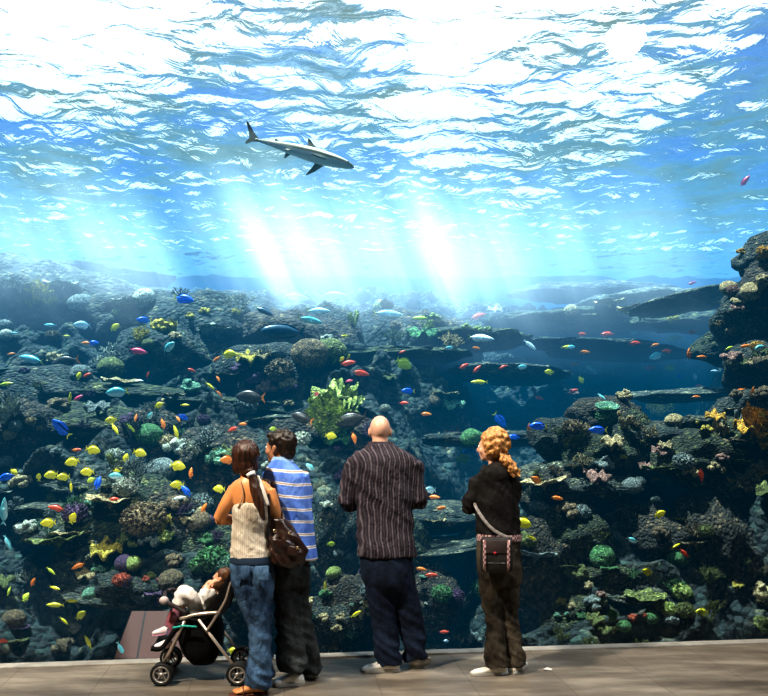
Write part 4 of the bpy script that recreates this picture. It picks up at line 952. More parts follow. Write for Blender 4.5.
bm = bmesh.new()
loft(bm, [sec(545, 361, 411, .11), sec(565, 360.5, 413, .122), sec(580, 362, 414, .12), sec(590, 366, 412, .09)], 24, fixed='z')
tube(bm, [U(377, 565, 0), U(379, 590, .01), U(384, 618, .03), U(387, 645, .01), U(389, 665, 0)], [.110, .098, .088, .088, .093], 18, k=4)
tube(bm, [U(399, 565, 0), U(404, 590, .03), U(410, 618, .06), U(414, 640, .07), U(416.5, 657, .08)], [.100, .092, .085, .085, .090], 18, k=4)
cloth(g, 'trousers', bm, clothmat('navy_denim', (.004, .008, .020), (.012, .022, .048)), .011, 2, .028, sx=5, sz=9, zr=lambda z: .6+.8*max(0, 1-z/.5))
M_shoe = mat('cream_leather', (.70, .66, .58), (.85, .82, .75), 15, .5)
s0 = U(399, 671, 0); s0.z = 0; s1 = U(362, 673.5, -.03); s1.z = 0
shoe(g, s0, s1, M_shoe, 1.1)
s0 = U(413, 669, .05); s0.z = 0; s1 = U(427, 665, .27); s1.z = 0
shoe(g, s0, s1, M_shoe, 1.1)

# ---------------------------------------------------------------- woman in a black hoodie
M_skin2 = skinmat('fair_skin', (.74, .42, .28))
g = Fig('person', 502, 674, 'woman in a black hoodie and faded dark jeans, curly reddish-blonde ponytail, arms folded')
U, sec = g.U, g.sec
bm = bmesh.new()
hm = HM(g, 491, 446, .01, R(62), 0)
head_into(bm, hm, .93)
tube(bm, [U(496, 470, -.01), U(495, 460, 0), U(493, 450, 0)], [.055, .047, .046], 14)
loft(bm, [bsec(t) for t in (sec(468, 485, 508, .06), sec(476, 480, 512, .085), sec(500, 481, 513, .095), sec(530, 481, 515, .085), sec(550, 481, 517, .09), sec(570, 482, 518, .1))], 20, fixed='z')
tube(bm, [U(490, 568), U(493, 615, .02), U(496, 662, 0)], [.05, .038, .032], 14)
tube(bm, [U(509, 568), U(510, 612, .05), U(518, 658, .05)], [.05, .038, .032], 14)
for sh, el, ha, sd in ((U(479, 480), U(468, 507, .05), U(492, 503, .20), 1), (U(511, 482), U(513, 510, .03), U(498, 501, .20), -1)):
    tube(bm, [sh, (sh+el)/2, el], [.032, .026, .022], 12); tube(bm, [el, (el+ha)/2, ha], [.026, .025, .022], 12)
    hand_into(bm, ha, Vector((sd*.9, .05, .15)), Vector((0, -1, 0)), sd, .6, .85)
body_mesh(g, bm, M_skin2, .0075); eyes(g, hm, .93)
bm = bmesh.new()
loft(bm, [sec(466, 487, 509, .075), sec(472, 479, 515, .095), sec(480, 474.5, 519, .112), sec(500, 475.5, 519, .118, .01), sec(522, 476, 519.5, .105, .01), sec(537, 477, 521, .11, .0)], 28, fixed='z', k=3)
for sh, el, ha in ((U(480, 481), U(468, 506, .03), U(486, 505, .18)), (U(512, 482), U(513, 510, .02), U(500, 503, .2))):
    tube(bm, [sh, (sh+el)/2, el], [.066, .058, .054], 16); tube(bm, [el, (el+ha)/2, ha], [.054, .048, .036], 16)
hd = cloth(g, 'hoodie', bm, clothmat('black_jersey', (.006, .005, .005), (.022, .019, .018), bs=.8), .010, 2, .022, sx=6, sz=9)
bm = bmesh.new()
ball(bm, U(497, 473, -.085), (.085, .05, .075), 20, 14); tube(bm, [U(484, 467, .03), U(488, 471, -.07), U(497, 474, -.10), U(508, 471, -.07), U(510, 467, .03)], .028, 10)
cloth(g, 'hood', bm, clothmat('black_jersey_hood', (.010, .009, .008), (.03, .026, .024)), .009, 3, .014, parent=hd)
jn = lambda nt, co, col: col
M_jblack = clothmat('faded_black_denim', (.012, .010, .007), (.10, .080, .055), bs=.8, scale=7)
bm = bmesh.new()
loft(bm, [sec(534, 478, 520, .095), sec(548, 476.5, 521, .11), sec(570, 477.5, 522, .12), sec(584, 480, 522, .09)], 24, fixed='z')
tube(bm, [U(490, 568), U(491, 595, .01), U(494, 620, .02), U(495, 645, .0), U(496, 667, -.01)], [.085, .078, .062, .066, .082], 16, k=4)
tube(bm, [U(508, 568), U(508, 595, .03), U(509.5, 618, .05), U(513, 643, .05), U(517, 666, .03)], [.088, .080, .064, .062, .070], 16, k=4)
cloth(g, 'jeans', bm, M_jblack, .010, 2, .024, sx=6, sz=10, zr=lambda z: .5+.9*max(0, 1-z/.6))
bm = bmesh.new()
loft(bm, [sec(533.5, 477, 521.5, .116), sec(536.5, 476.5, 522, .119), sec(540, 476.5, 522, .116)], 28, fixed='z', k=2, cap=False)
m, nt, nodes, L = newmat('pink_white_check'); co = texco(nt)
ck = N(nt, 'ShaderNodeTexChecker'); ck.inputs['Scale'].default_value = 55; ck.inputs['Color1'].default_value = (.55, .40, .38, 1); ck.inputs['Color2'].default_value = (.16, .05, .06, 1); L.new(co, ck.inputs[0]); finish(nt, ck.outputs[0], .7)
M_pink = m
mesh_obj('belt', bm, M_pink, g.root)
# curly hair
def curls(bm, fn, n, r0, seed):
    r_ = random.Random(seed)
    for i in range(n):
        p, s = fn(r_); ball(bm, p, (s*r_.uniform(.8, 1.2), s, s*r_.uniform(.8, 1.3)), 8, 6)
bm = bmesh.new()
c = Vector(U(493, 445, -.01))
ball(bm, c + Vector((.012, -.012, .012)), (.095, .096, .106), 20, 14)
def fn(r_):
    a, e = r_.uniform(0, 6.28), r_.uniform(-.9, 1.5); d = Vector((math.cos(a)*math.cos(e), math.sin(a)*math.cos(e), math.sin(e)))
    return c + Vector((.014, -.014, .010)) + Vector((d.x*.094, d.y*.094, d.z*.104)), .016
curls(bm, lambda r_: fn(r_), 190, 0, 4)
# open the face side (towards -x, slightly away)
for v in bm.verts:
    pass
def pony2(r_):
    t = r_.random(); p = U(504+t*14, 459+t*16+r_.gauss(0, 2.2)*(1-t*.3), -.10+.01*r_.gauss(0, 1)); return p+Vector((r_.gauss(0, .014), r_.gauss(0, .014), 0)), .017*(1-.4*t)
curls(bm, pony2, 110, 0, 5)
me = remesh(bm, 'hair', .008, 2)
fd = Vector((-math.sin(R(62)), math.cos(R(62)), 0))
def face_cut(cc, fd, k=1.0, lo=-.2, hi=.062):
    def f(co, n):
        q = (co-cc)/k
        a = q.dot(fd)
        side = (q - fd*a); 
        if a > .015 and q.z < hi and q.z > lo:
            lim = .015 + max(0, q.z+.03)*.35
            if a > lim: return co - fd*(a-lim)*k
        return co
    return f
displace(me, face_cut(hm.translation, fd, .93)); displace(me, folds(.012, 26, 26, 3))
link('hair', me, hairmat('curly_auburn_hair', (.20, .07, .018), (.80, .42, .14), (60, 60, 40)), g.root)
bm = bmesh.new(); ball(bm, U(503, 460, -.10), (.024, .02, .026), 12, 8); mesh_obj('hair_tie', bm, M_iris, g.root)
for (a, b) in (((500, 672, 0), (484, 674, -.02)), ((515, 672, .03), (524, 671, .20))):
    s0, s1 = U(*a), U(*b); s0.z = s1.z = 0; d = (s1-s0).normalized(); s1 = s0 + d*.21
    shoe(g, s0 - d*.05, s1, M_shoe, .9)
# her shoulder bag
bx, by = 496, 554
b = Fig('shoulder_bag', 496, 674, 'small black shoulder bag with pink checked edges at the hip of the hoodie woman', 'bag')
b.D = g.D; b.k = g.k
V = b.U
bm = bmesh.new()
loft(bm, [(*V(496.5, 572, -.17), .098, .02), (*V(496.5, 568, -.17), .110, .036), (*V(496.5, 556, -.175), .108, .042), (*V(496.5, 542, -.17), .104, .036), (*V(496.5, 537, -.165), .100, .018)], 28, k=2, fixed='z', sq=.45)
M_bag = mat('black_canvas', (.012, .010, .009), (.03, .026, .024), 20, .7, .3)
mesh_obj('pouch', bm, M_bag, b.root)
for x in (484.5, 508.5):
    bm = bmesh.new(); loft(bm, [(*V(x, 571, -.205), .009, .012), (*V(x, 555, -.215), .011, .012), (*V(x, 540, -.205), .010, .012)], 10, k=2, fixed='z', sq=.5)
    mesh_obj('side_panel', bm, M_pink, b.root)
bm = bmesh.new(); box(bm, V(496.5, 547, -.216), (.14, .008, .085), Euler((-.06, 0, 0)), .003); mesh_obj('flap', bm, mat('brown_canvas', (.03, .018, .016), (.05, .03, .028), 20, .7), b.root)
bm = bmesh.new(); ball(bm, V(495, 553, -.224), (.010, .004, .010), 12, 6); mesh_obj('emblem', bm, mat('red_badge', (.5, .03, .04), rough=.5), b.root)
bm = bmesh.new(); box(bm, V(496.5, 563, -.21), (.12, .012, .008), None, .002); mesh_obj('zip', bm, mat('metal_zip', (.4, .4, .4), rough=.35, metal=1), b.root)
bm = bmesh.new()
pts = [V(509, 538, -.17), V(500, 534, -.165), V(490, 527, -.155), V(480, 514, -.12), V(474.5, 502, -.02), V(477, 488, .09)]
loft(bm, [(*p, .012, .004) for p in pts], 8, k=4, up=(0, -1, .3)); mesh_obj('strap', bm, mat('grey_webbing', (.16, .14, .13), (.28, .25, .24), 40, .8), b.root)

# ---------------------------------------------------------------- man in a blue striped polo
def hoops(nt, co, col):
    L = nt.links; s = N(nt, 'ShaderNodeSeparateXYZ'); L.new(co, s.inputs[0])
    z = math_(nt, 'ADD', s.outputs[2], math_(nt, 'MULTIPLY_ADD', noise_tex(nt, co, 4, 2), .03, math_(nt, 'MULTIPLY', s.outputs[0], .10)))
    w = math_(nt, 'FRACT', math_(nt, 'MULTIPLY', z, 12.2))
    f = ramp(nt, w, [(0, (0, 0, 0)), (.37, (0, 0, 0)), (.40, (1, 1, 1)), (.60, (1, 1, 1)), (.63, (0, 0, 0))])
    c = ramp(nt, w, [(.40, (.80, .82, .88)), (.46, (.80, .82, .88)), (.48, (.42, .26, .16)), (.53, (.42, .26, .16)), (.55, (.80, .82, .88))], 'LINEAR')
    mx = N(nt, 'ShaderNodeMixRGB'); L.new(f, mx.inputs[0]); L.new(col, mx.inputs[1]); L.new(c, mx.inputs[2]); return mx.outputs[0]
M_skin3 = skinmat('brown_skin', (.42, .20, .11))
g = Fig('person', 298, 683, 'dark-haired man in a blue striped polo shirt and charcoal jeans, head turned left')
U, sec = g.U, g.sec
bm = bmesh.new()
hm = HM(g, 279.5, 447, .01, R(66), .02)
head_into(bm, hm, .98)
tube(bm, [U(283, 470, -.01), U(281, 460, 0), U(280, 450, 0)], [.066, .057, .054], 14)
loft(bm, [bsec(t) for t in (sec(464, 272, 296, .08), sec(472, 270, 302, .10), sec(500, 273, 304, .11), sec(540, 277, 307, .11), sec(560, 279, 307, .11), sec(575, 279, 305, .1))], 20, fixed='z')
tube(bm, [U(287, 570), U(288, 622, .0), U(293, 668, -.02)], [.055, .042, .034], 14)
tube(bm, [U(300, 570, .05), U(302, 618, .10), U(311, 664, .12)], [.055, .042, .034], 14)
for sh, el, ha, sd in ((U(272, 476, .05), U(268, 512, .12), U(252, 500, .30), 1), (U(300, 476, -.02), U(300, 515, .14), U(282, 512, .32), 1)):
    tube(bm, [sh, (sh+el)/2, el], [.05, .045, .04], 12); tube(bm, [el, (el+ha)/2, ha], [.04, .036, .027], 12)
    hand_into(bm, ha, Vector((-.8, .2, .1)), Vector((0, -.3, -1)), sd, .6, .95)
body_mesh(g, bm, M_skin3, .0075); eyes(g, hm, .98)
bm = bmesh.new()
loft(bm, [sec(459, 274, 290, .065, 0), sec(464, 269.5, 296, .09), sec(471, 265, 303, .115), sec(480, 264, 308, .125), sec(505, 267, 311.5, .13), sec(535, 270, 315, .13), sec(559, 271, 318, .135)], 30, fixed='z', k=3)
tube(bm, [U(274, 475, .03), U(270, 490, .06), U(268.5, 502, .09)], [.078, .074, .072], 16)
tube(bm, [U(298, 474, -.01), U(301, 490, .03), U(302, 502, .07)], [.078, .074, .072], 16)
ps = cloth(g, 'polo_shirt', bm, clothmat('blue_jersey', (.075, .17, .58), (.17, .31, .78), hoops, bs=.5), .010, 2, .018, sx=4, sz=5)
bm = bmesh.new(); loft(bm, [sec(462, 271, 294, .080), sec(458.5, 272, 292, .072), sec(456.5, 273, 291, .067)], 24, fixed='z', k=2, cap=False)
link('collar', bm_mesh(bm, 'collar'), clothmat('pale_blue_collar', (.25, .42, .75), (.4, .58, .85)), ps)
bm = bmesh.new()
loft(bm, [sec(550, 272, 311, .11), sec(566, 271, 310.5, .12), sec(585, 271, 309, .11)], 24, fixed='z')
tube(bm, [U(286, 570), U(287, 597, .0), U(288.5, 625, .0), U(291, 650, -.02), U(294, 670, -.02)], [.102, .092, .086, .092, .100], 18, k=4)
tube(bm, [U(297, 570, .05), U(299, 597, .08), U(302, 623, .10), U(308, 648, .11), U(312, 670, .12)], [.082, .078, .072, .074, .082], 18, k=4)
M_char = clothmat('charcoal_denim', (.010, .013, .014), (.065, .075, .078), bs=.9, scale=6)
cloth(g, 'jeans', bm, M_char, .011, 2, .032, sx=5, sz=10, zr=lambda z: .6+.8*max(0, 1-z/.6))
s0, s1 = U(304, 684, -.03), U(273, 685, -.06); s0.z = s1.z = 0; shoe(g, s0, s1, M_white, 1.1)
s0, s1 = U(316, 677, .10), U(302, 676, .22); s0.z = s1.z = 0; shoe(g, s0, s1, M_white, 1.05)
# short dark hair
bm = bmesh.new()
T3 = hm
def hball(bm, M, c, r, k=1.0, rot=None):
    b2 = bmesh.new(); ball(b2, c, r, 20, 14, rot); bmesh.ops.transform(b2, matrix=M @ Matrix.Scale(k, 4), verts=b2.verts)
    me = bpy.data.meshes.new('t'); b2.to_mesh(me); b2.free(); bm.from_mesh(me); bpy.data.meshes.remove(me)
hball(bm, T3, (0, -.026, .034), (.086, .100, .094)); hball(bm, T3, (0, -.062, -.028), (.068, .052, .062)); hball(bm, T3, (0, .045, .078), (.056, .045, .028))
me = remesh(bm, 'hair', .007, 2); displace(me, folds(.010, 30, 30, 9))
link('hair', me, hairmat('short_black_hair', (.006, .004, .003), (.035, .02, .012)), g.root)

# ---------------------------------------------------------------- woman with a long dark ponytail
M_skin4 = skinmat('tanned_skin', (.70, .30, .11))
g = Fig('person', 257, 692, 'woman with a long dark ponytail, beige camisole top and blue flared jeans, arms folded')
U, sec = g.U, g.sec
bm = bmesh.new()
hm = HM(g, 244, 458, .02, R(40), .02)
head_into(bm, hm, .92)
tube(bm, [U(248, 488, -.01), U(247, 474, 0), U(245, 462, 0)], [.055, .045, .046], 14)
loft(bm, [sec(478, 240, 257, .055), sec(483, 232, 268, .072), sec(491, 230.5, 273, .085), sec(503, 232, 271, .085), bsec(sec(511, 234, 269, .085)), bsec(sec(524, 233.5, 268, .09)), bsec(sec(540, 234, 268, .085)), bsec(sec(556, 234, 270, .095)), bsec(sec(575, 234, 271, .11))], 24, fixed='z', k=3)
tube(bm, [U(246, 575), U(256, 632, -.03), U(258, 685, -.03)], [.055, .038, .032], 14)
tube(bm, [U(262, 575, .06), U(263, 630, .10), U(263, 680, .12)], [.055, .038, .032], 14)
for pts, ha, sd in (((U(236, 489), U(226, 505, -.005), U(218.5, 519.5, .02)), U(240, 520, .19), 1), ((U(268, 490), U(273, 505, 0), U(276, 519, .03)), U(256, 514, .20), -1)):
    tube(bm, list(pts), [.050, .045, .038], 14); el = pts[-1]
    tube(bm, [el, (el*.55+ha*.45), ha], [.038, .037, .023], 12)
    hand_into(bm, ha, Vector((sd*.9, .1, .1)), Vector((0, -1, 0)), sd, .5, .85)
body_mesh(g, bm, M_skin4, .0075); eyes(g, hm, .92)
# top
def rib(nt, co, col):
    s = N(nt, 'ShaderNodeSeparateXYZ'); nt.links.new(co, s.inputs[0])
    f = math_(nt, 'MULTIPLY', math_(nt, 'LESS_THAN', math_(nt, 'FRACT', math_(nt, 'MULTIPLY', s.outputs[0], 75)), .35), .35)
    mx = N(nt, 'ShaderNodeMixRGB'); nt.links.new(f, mx.inputs[0]); nt.links.new(col, mx.inputs[1]); mx.inputs[2].default_value = (.33, .24, .17, 1); return mx.outputs[0]
bm = bmesh.new()
loft(bm, [sec(502, 236, 269.5, .086, 0), sec(507, 232.5, 271.5, .098), sec(524, 232, 268.5, .097), sec(538, 231.5, 268.5, .093), sec(550, 230.5, 271, .102), sec(559, 229.5, 273.5, .112)], 30, fixed='z', k=3)
M_top = clothmat('beige_rib_knit', (.50, .42, .33), (.74, .68, .58), rib, bs=.7)
tp = cloth(g, 'camisole_top', bm, M_top, .009, 2, .014, sx=5, sz=12)
bm = bmesh.new()
loft(bm, [(*U(266.5, 506, -.092), .022, .005), (*U(264, 495, -.092), .017, .005), (*U(260.5, 484, -.078), .014, .005), (*U(258, 478, -.045), .013, .005), (*U(258, 477, .03), .012, .005), (*U(262, 486, .085), .013, .005)], 10, k=4, up=(0, -1, 0)); mesh_obj('strap', bm, mat('white_strap', (.66, .60, .52), rough=.8), tp)
bm = bmesh.new()
loft(bm, [(*U(238, 508, -.088), .006, .003), (*U(243, 495, -.094), .005, .003), (*U(241, 484, -.078), .005, .003), (*U(240, 479, -.02), .005, .003), (*U(238, 486, .075), .005, .003)], 8, k=4, up=(0, -1, 0)); mesh_obj('strap', bm, mat('tan_strap', (.5, .3, .16), rough=.8), tp)
# jeans
def wash(nt, co, col):
    s = N(nt, 'ShaderNodeSeparateXYZ'); nt.links.new(co, s.inputs[0])
    return col
M_jean = clothmat('blue_denim', (.006, .020, .055), (.10, .19, .32), bs=.9, scale=7)
bm = bmesh.new()
loft(bm, [sec(555, 231, 273.5, .105), sec(568, 230.5, 274.5, .12), sec(585, 232, 274.5, .125), sec(598, 236, 273, .10)], 26, fixed='z', k=3)
tube(bm, [U(249, 580, -.02), U(254.5, 605, -.02), U(259.5, 632, -.04), U(260, 660, -.04), U(257.5, 687, -.04)], [.110, .094, .070, .072, .092], 18, k=4)
tube(bm, [U(258, 580, .06), U(261, 605, .08), U(262, 632, .10), U(263, 655, .12), U(264, 678, .13)], [.095, .082, .064, .060, .070], 18, k=4)
jo = cloth(g, 'jeans', bm, M_jean, .010, 2, .026, sx=6, sz=10, zr=lambda z: .5+.9*max(0, 1-z/.6))
bm = bmesh.new()
loft(bm, [sec(555.5, 230.5, 274, .112), sec(559, 230, 274.5, .118), sec(562, 230, 275, .119)], 28, fixed='z', k=2, cap=False); mesh_obj('waistband', bm, mat('dark_waistband', (.012, .03, .06), rough=.8), jo)
for x in (243, 262):
    bm = bmesh.new(); box(bm, U(x, 573, -.136), (.085, .010, .090), Euler((-.04, 0, 0)), .004); mesh_obj('back_pocket', bm, M_jean, jo)
# sandals with bare toes
for (a, c_) in (((262, 692, -.04), (243, 694, -.07)), ((268, 684, .13), (254, 682, .2))):
    s0, s1 = U(*a), U(*c_); s0.z = s1.z = 0; d = (s1-s0).normalized(); s1 = s0+d*.2; w = Vector((-d.y, d.x, 0))
    bm = bmesh.new(); 
    loft(bm, [(*(s0-d*.02+Vector((0, 0, .03))), .025, .02), (*(s0+d*.05+Vector((0, 0, .045))), .03, .03), (*(s0+d*.14+Vector((0, 0, .032))), .038, .018)], 12, k=2, up=(0, 0, 1))
    for i in range(5):
        o_ = (-.03+i*.015)*1.0; L_ = (.05, .045, .042, .037, .03)[i]
        p = s0+d*.135+w*o_+Vector((0, 0, .03)); tube(bm, [p, p+d*L_*.6, p+d*L_+Vector((0, 0, -.008))], [.010 if i == 0 else .008]*2+[.006], 8, 2)
    f = link('foot', remesh(bm, 'foot', .005, 1), M_skin4, g.root)
    bm = bmesh.new(); loft(bm, [(*(s0-d*.035+Vector((0, 0, .008))), .028, .008), (*(s0+d*.07+Vector((0, 0, .008))), .034, .008), (*(s0+d*.17+Vector((0, 0, .008))), .042, .008), (*(s1+d*.01+Vector((0, 0, .008))), .025, .008)], 14, k=3, up=(0, 0, 1))
    so = mesh_obj('sandal', bm, mat('brown_sandal', (.10, .03, .015), rough=.6), g.root)
    bm = bmesh.new(); q = s0+d*.12; tube(bm, [q-w*.042+Vector((0, 0, .012)), q-w*.02+Vector((0, 0, .052)), q+w*.02+Vector((0, 0, .052)), q+w*.042+Vector((0, 0, .012))], .006, 6); mesh_obj('strap', bm, so.data.materials[0], so)
# hair
bm = bmesh.new(); T4 = hm
hball(bm, T4, (0, -.020, .026), (.090, .104, .100), .97); hball(bm, T4, (0, -.055, -.045), (.072, .058, .075), .97); hball(bm, T4, (-.055, -.005, -.035), (.030, .055, .070), .97); hball(bm, T4, (.055, -.005, -.035), (.030, .055, .070), .97)
loft(bm, [(*U(249, 470, -.085), .035, .03), (*U(252, 477, -.10), .022, .02), (*U(255, 490, -.115), .030, .022), (*U(259, 503, -.125), .030, .02), (*U(262, 513, -.125), .020, .014), (*U(264, 521, -.12), .006, .006)], 14, k=4, up=(0, 1, 0))
me = remesh(bm, 'hair', .007, 2); displace(me, folds(.009, 34, 7, 5))
link('hair', me, hairmat('dark_brown_hair', (.012, .005, .003), (.085, .030, .014), (70, 70, 7)), g.root)
bm = bmesh.new(); r_ = bm; loft(bm, [(*U(250.5, 473, -.093), .030, .028), (*U(252, 476, -.099), .028, .026)], 14, k=2, up=(0, 1, 0)); mesh_obj('hair_tie', bm, mat('white_elastic', (.8, .78, .74), rough=.6), g.root)
# handbag on her shoulder
b = Fig('handbag', 287, 692, 'slouchy dark brown leather handbag hanging from the ponytailed woman\'s shoulder', 'bag'); V = b.U
M_lea = mat('brown_leather', (.012, .005, .004), (.05, .022, .014), 9, .28, .7, 12, spec=.6)
bm = bmesh.new()
loft(bm, [(*V(288, 568, -.03), .05, .03), (*V(287, 563, -.03), .105, .06), (*V(288, 551, -.03), .118, .075), (*V(286, 538, -.03), .105, .068), (*V(281, 526, -.03), .072, .05), (*V(278, 519, -.03), .055, .03)], 24, k=3, fixed='z')
me = remesh(bm, 'pouch', .009, 2); displace(me, folds(.030, 9, 9, 11)); link('pouch', me, M_lea, b.root)
for dy in (-.075, .02):
    bm = bmesh.new(); loft(bm, [(*V(270, 526, -.03+dy*.4), .010, .005), (*V(268.5, 500, -.02+dy*.6), .010, .005), (*V(269, 482.5, .02), .010, .005), (*V(272, 484, .07), .010, .005), (*V(279, 505, .06), .010, .005), (*V(287, 528, dy), .010, .005)], 8, k=5, up=(0, -1, 0)); mesh_obj('strap', bm, M_lea, b.root)
M_brass = mat('bright_metal', (.75, .62, .42), rough=.25, metal=1)
for (x, y) in ((275, 531), (290, 533), (298, 548)):
    bm = bmesh.new(); box(bm, V(x, y, -.115), (.022, .008, .018), None, .003); mesh_obj('buckle', bm, M_brass, b.root)
bm = bmesh.new(); box(bm, V(293, 551, -.112), (.075, .012, .060), Euler((-.1, .2, 0)), .008); mesh_obj('pocket', bm, M_lea, b.root)

# ---------------------------------------------------------------- pushchair
b = Fig('stroller', 200, 686, 'black folding stroller with a champagne metal frame, parked beside the ponytailed woman', 'stroller'); V = b.U
M_fr = mat('champagne_metal', (.50, .40, .34), (.62, .52, .45), 8, .3, metal=.6)
M_fab = mat('black_nylon', (.003, .003, .004), (.009, .009, .010), 10, .85, .3, spec=.15)
M_tyre = mat('black_rubber', (.008, .008, .008), rough=.7); M_rim = mat('grey_rim', (.42, .38, .35), rough=.35, metal=.5)
FAR = Vector((-.045, .40, 0))
def wheel(c, r):
    c = Vector(c)
    bm = bmesh.new(); n = 40; rings = []
    for k in range(10):
        a = 2*math.pi*k/10
        rings.append([bm.verts.new(c + Vector((math.cos(2*math.pi*j/n)*(r-.012+.012*math.cos(a)), .017*math.sin(a), math.sin(2*math.pi*j/n)*(r-.012+.012*math.cos(a))))) for j in range(n)])
    for k in range(10):
        A, B = rings[k], rings[(k+1) % 10]
        for j in range(n): bm.faces.new((A[j], A[(j+1) % n], B[(j+1) % n], B[j]))
    w = mesh_obj('wheel', bm, M_tyre, b.root)
    bm = bmesh.new(); rings = []
    for rr_, y in ((r-.020, -.014), (r-.030, -.014), (r-.030, .014), (r-.020, .014)):
        rings.append([bm.verts.new(c + Vector((math.cos(2*math.pi*j/n)*rr_, y, math.sin(2*math.pi*j/n)*rr_))) for j in range(n)])
    for k in range(4):
        A, B = rings[k], rings[(k+1) % 4]
        for j in range(n): bm.faces.new((A[j], A[(j+1) % n], B[(j+1) % n], B[j]))
    for k in range(5):
        a = k*2*math.pi/5+.3; d = Vector((math.cos(a), 0, math.sin(a)))
        cyl(bm, c+d*.008, c+d*(r-.026), .0065, 8)
    cyl(bm, c-Vector((0, .017, 0)), c+Vector((0, .017, 0)), .014, 14)
    mesh_obj('rim', bm, M_rim, w)
rw = .076
wf, wb = V(161.5, 675), V(237.5, 672.5); wf.z = wb.z = rw
for c in (wf, wb):
    wheel(c, rw); wheel(c + Vector((0, .045, 0)), rw); wheel(c+FAR, rw); wheel(c+FAR+Vector((0, .045, 0)), rw)
def bar(name, pts, r=.0095, mt=M_fr, both=True, k=3):
    for off in ((Vector(), FAR) if both else (Vector(),)):
        bm = bmesh.new(); tube(bm, [Vector(p)+off for p in pts], r, 10, k); mesh_obj(name, bm, mt, b.root)
bar('front_leg', [wf+Vector((.006, .022, .06)), V(185, 621)], .0105)
bar('rear_leg', [wb+Vector((-.02, .022, .05)), V(231, 662, .02), V(198.5, 619.5)], .0105, k=1)
bar('push_bar', [V(206, 632), V(217, 615), V(226, 599), V(231, 583, .0), V(240, 577)], .009)
bar('armrest', [V(180, 619), V(192, 615.5), V(204, 613.5), V(220, 612.5)], .0115)
bar('fork', [wf+Vector((0, .022, 0)), wf+Vector((.006, .022, .075))], .015, M_fab)
bar('fork', [wb+Vector((0, .022, 0)), wb+Vector((-.02, .022, .06))], .015, M_fab)
bm = bmesh.new(); h0 = V(240, 577); tube(bm, [h0, h0+Vector((.02, .02, .01)), h0+FAR+Vector((.02, -.02, .01)), h0+FAR], .012, 10, 3); mesh_obj('handle', bm, M_fab, b.root)
bm = bmesh.new(); cyl(bm, wb+Vector((0, .02, 0)), wb+FAR, .008); mesh_obj('axle', bm, M_fr, b.root)
bm = bmesh.new(); bb = [V(187, 613.5), V(176, 607), V(165, 601)]
tube(bm, bb + [bb[-1]+Vector((-.03, .1, 0)), bb[-1]+FAR+Vector((-.03, -.1, 0)), bb[-1]+FAR, bb[1]+FAR, bb[0]+FAR], .014, 10, 3); mesh_obj('bumper_bar', bm, mat('dark_foam', (.04, .03, .032), rough=.6), b.root)
bm = bmesh.new(); ball(bm, V(164, 600.5, -.005), (.032, .028, .028)); mesh_obj('bumper_joint', bm, mat('pale_plastic', (.5, .42, .40), rough=.4), b.root)
# seat, back and basket
def slab(name, pts, th, w0=.03, w1=.37, mt=M_fab):
    bm = bmesh.new(); rows = []
    C_ = catmull([tuple(p) for p in pts], 4)
    for i, p in enumerate(C_):
        t = Vector(C_[min(i+1, len(C_)-1)])-Vector(C_[max(0, i-1)]); n_ = Vector((-t.z, 0, t.x)).normalized()*th/2
        row = []
        for y in np.linspace(w0, w1, 7):
            sag = -.015*math.sin(math.pi*(y-w0)/(w1-w0))
            q = Vector(p)+Vector((FAR.x*y/.4, y, sag)); row.append((q+n_, q-n_))
        rows.append(row)
    vt = [[bm.verts.new(a) for a, _ in r] for r in rows]; vb = [[bm.verts.new(c) for _, c in r] for r in rows]
    for i in range(len(rows)-1):
        for j in range(6):
            bm.faces.new((vt[i][j], vt[i+1][j], vt[i+1][j+1], vt[i][j+1])); bm.faces.new((vb[i][j], vb[i][j+1], vb[i+1][j+1], vb[i+1][j]))
        bm.faces.new((vt[i][0], vb[i][0], vb[i+1][0], vt[i+1][0])); bm.faces.new((vt[i][6], vt[i+1][6], vb[i+1][6], vb[i][6]))
    for i in (0, -1):
        for j in range(6): bm.faces.new((vt[i][j], vt[i][j+1], vb[i][j+1], vb[i][j]))
    return mesh_obj(name, bm, mt, b.root)
slab('seat', [V(176, 628), V(188, 624), V(202, 624), V(210, 620)], .045)
slab('backrest', [V(208, 622), V(216, 606), V(224, 591), V(233, 575)], .05)
bm = bmesh.new()
for y in (.03,):
    vs = [V(206, 620, y), V(215, 600, y), V(226, 582, y), V(231, 572, y), V(235, 576, y), V(236, 590, y), V(230, 606, y), V(220, 618, y), V(212, 628, y)]
    f = [bm.verts.new(v) for v in vs]; g2 = [bm.verts.new(Vector(v)+Vector((0, .02, 0))) for v in vs]
    bm.faces.new(f); bm.faces.new(g2[::-1])
    for i in range(len(vs)): bm.faces.new((f[i], g2[i], g2[(i+1) % len(vs)], f[(i+1) % len(vs)]))
mesh_obj('seat_side', bm, M_fab, b.root, smooth=False)
slab('footrest', [V(176, 628), V(168, 640), V(160, 650), V(150, 650)], .03)
bm = bmesh.new()
q0 = V(206, 645, .2)
loft(bm, [(q0.x-.02+FAR.x*.5, q0.y, V(0, 622).z, .135, .17), (q0.x-.01+FAR.x*.5, q0.y, V(0, 640).z, .150, .17), (q0.x+FAR.x*.5, q0.y, V(0, 658).z, .125, .155), (q0.x+.01+FAR.x*.5, q0.y, V(0, 669).z, .075, .12)], 28, k=3, fixed='z', sq=.7)
mesh_obj('basket', bm, M_fab, b.root)
bm = bmesh.new(); tube(bm, [V(173, 628, -.005), V(184, 626, -.012), V(197, 627, -.012)], .007, 8); mesh_obj('piping', bm, mat('turquoise_piping', (.02, .42, .36), rough=.6), b.root)

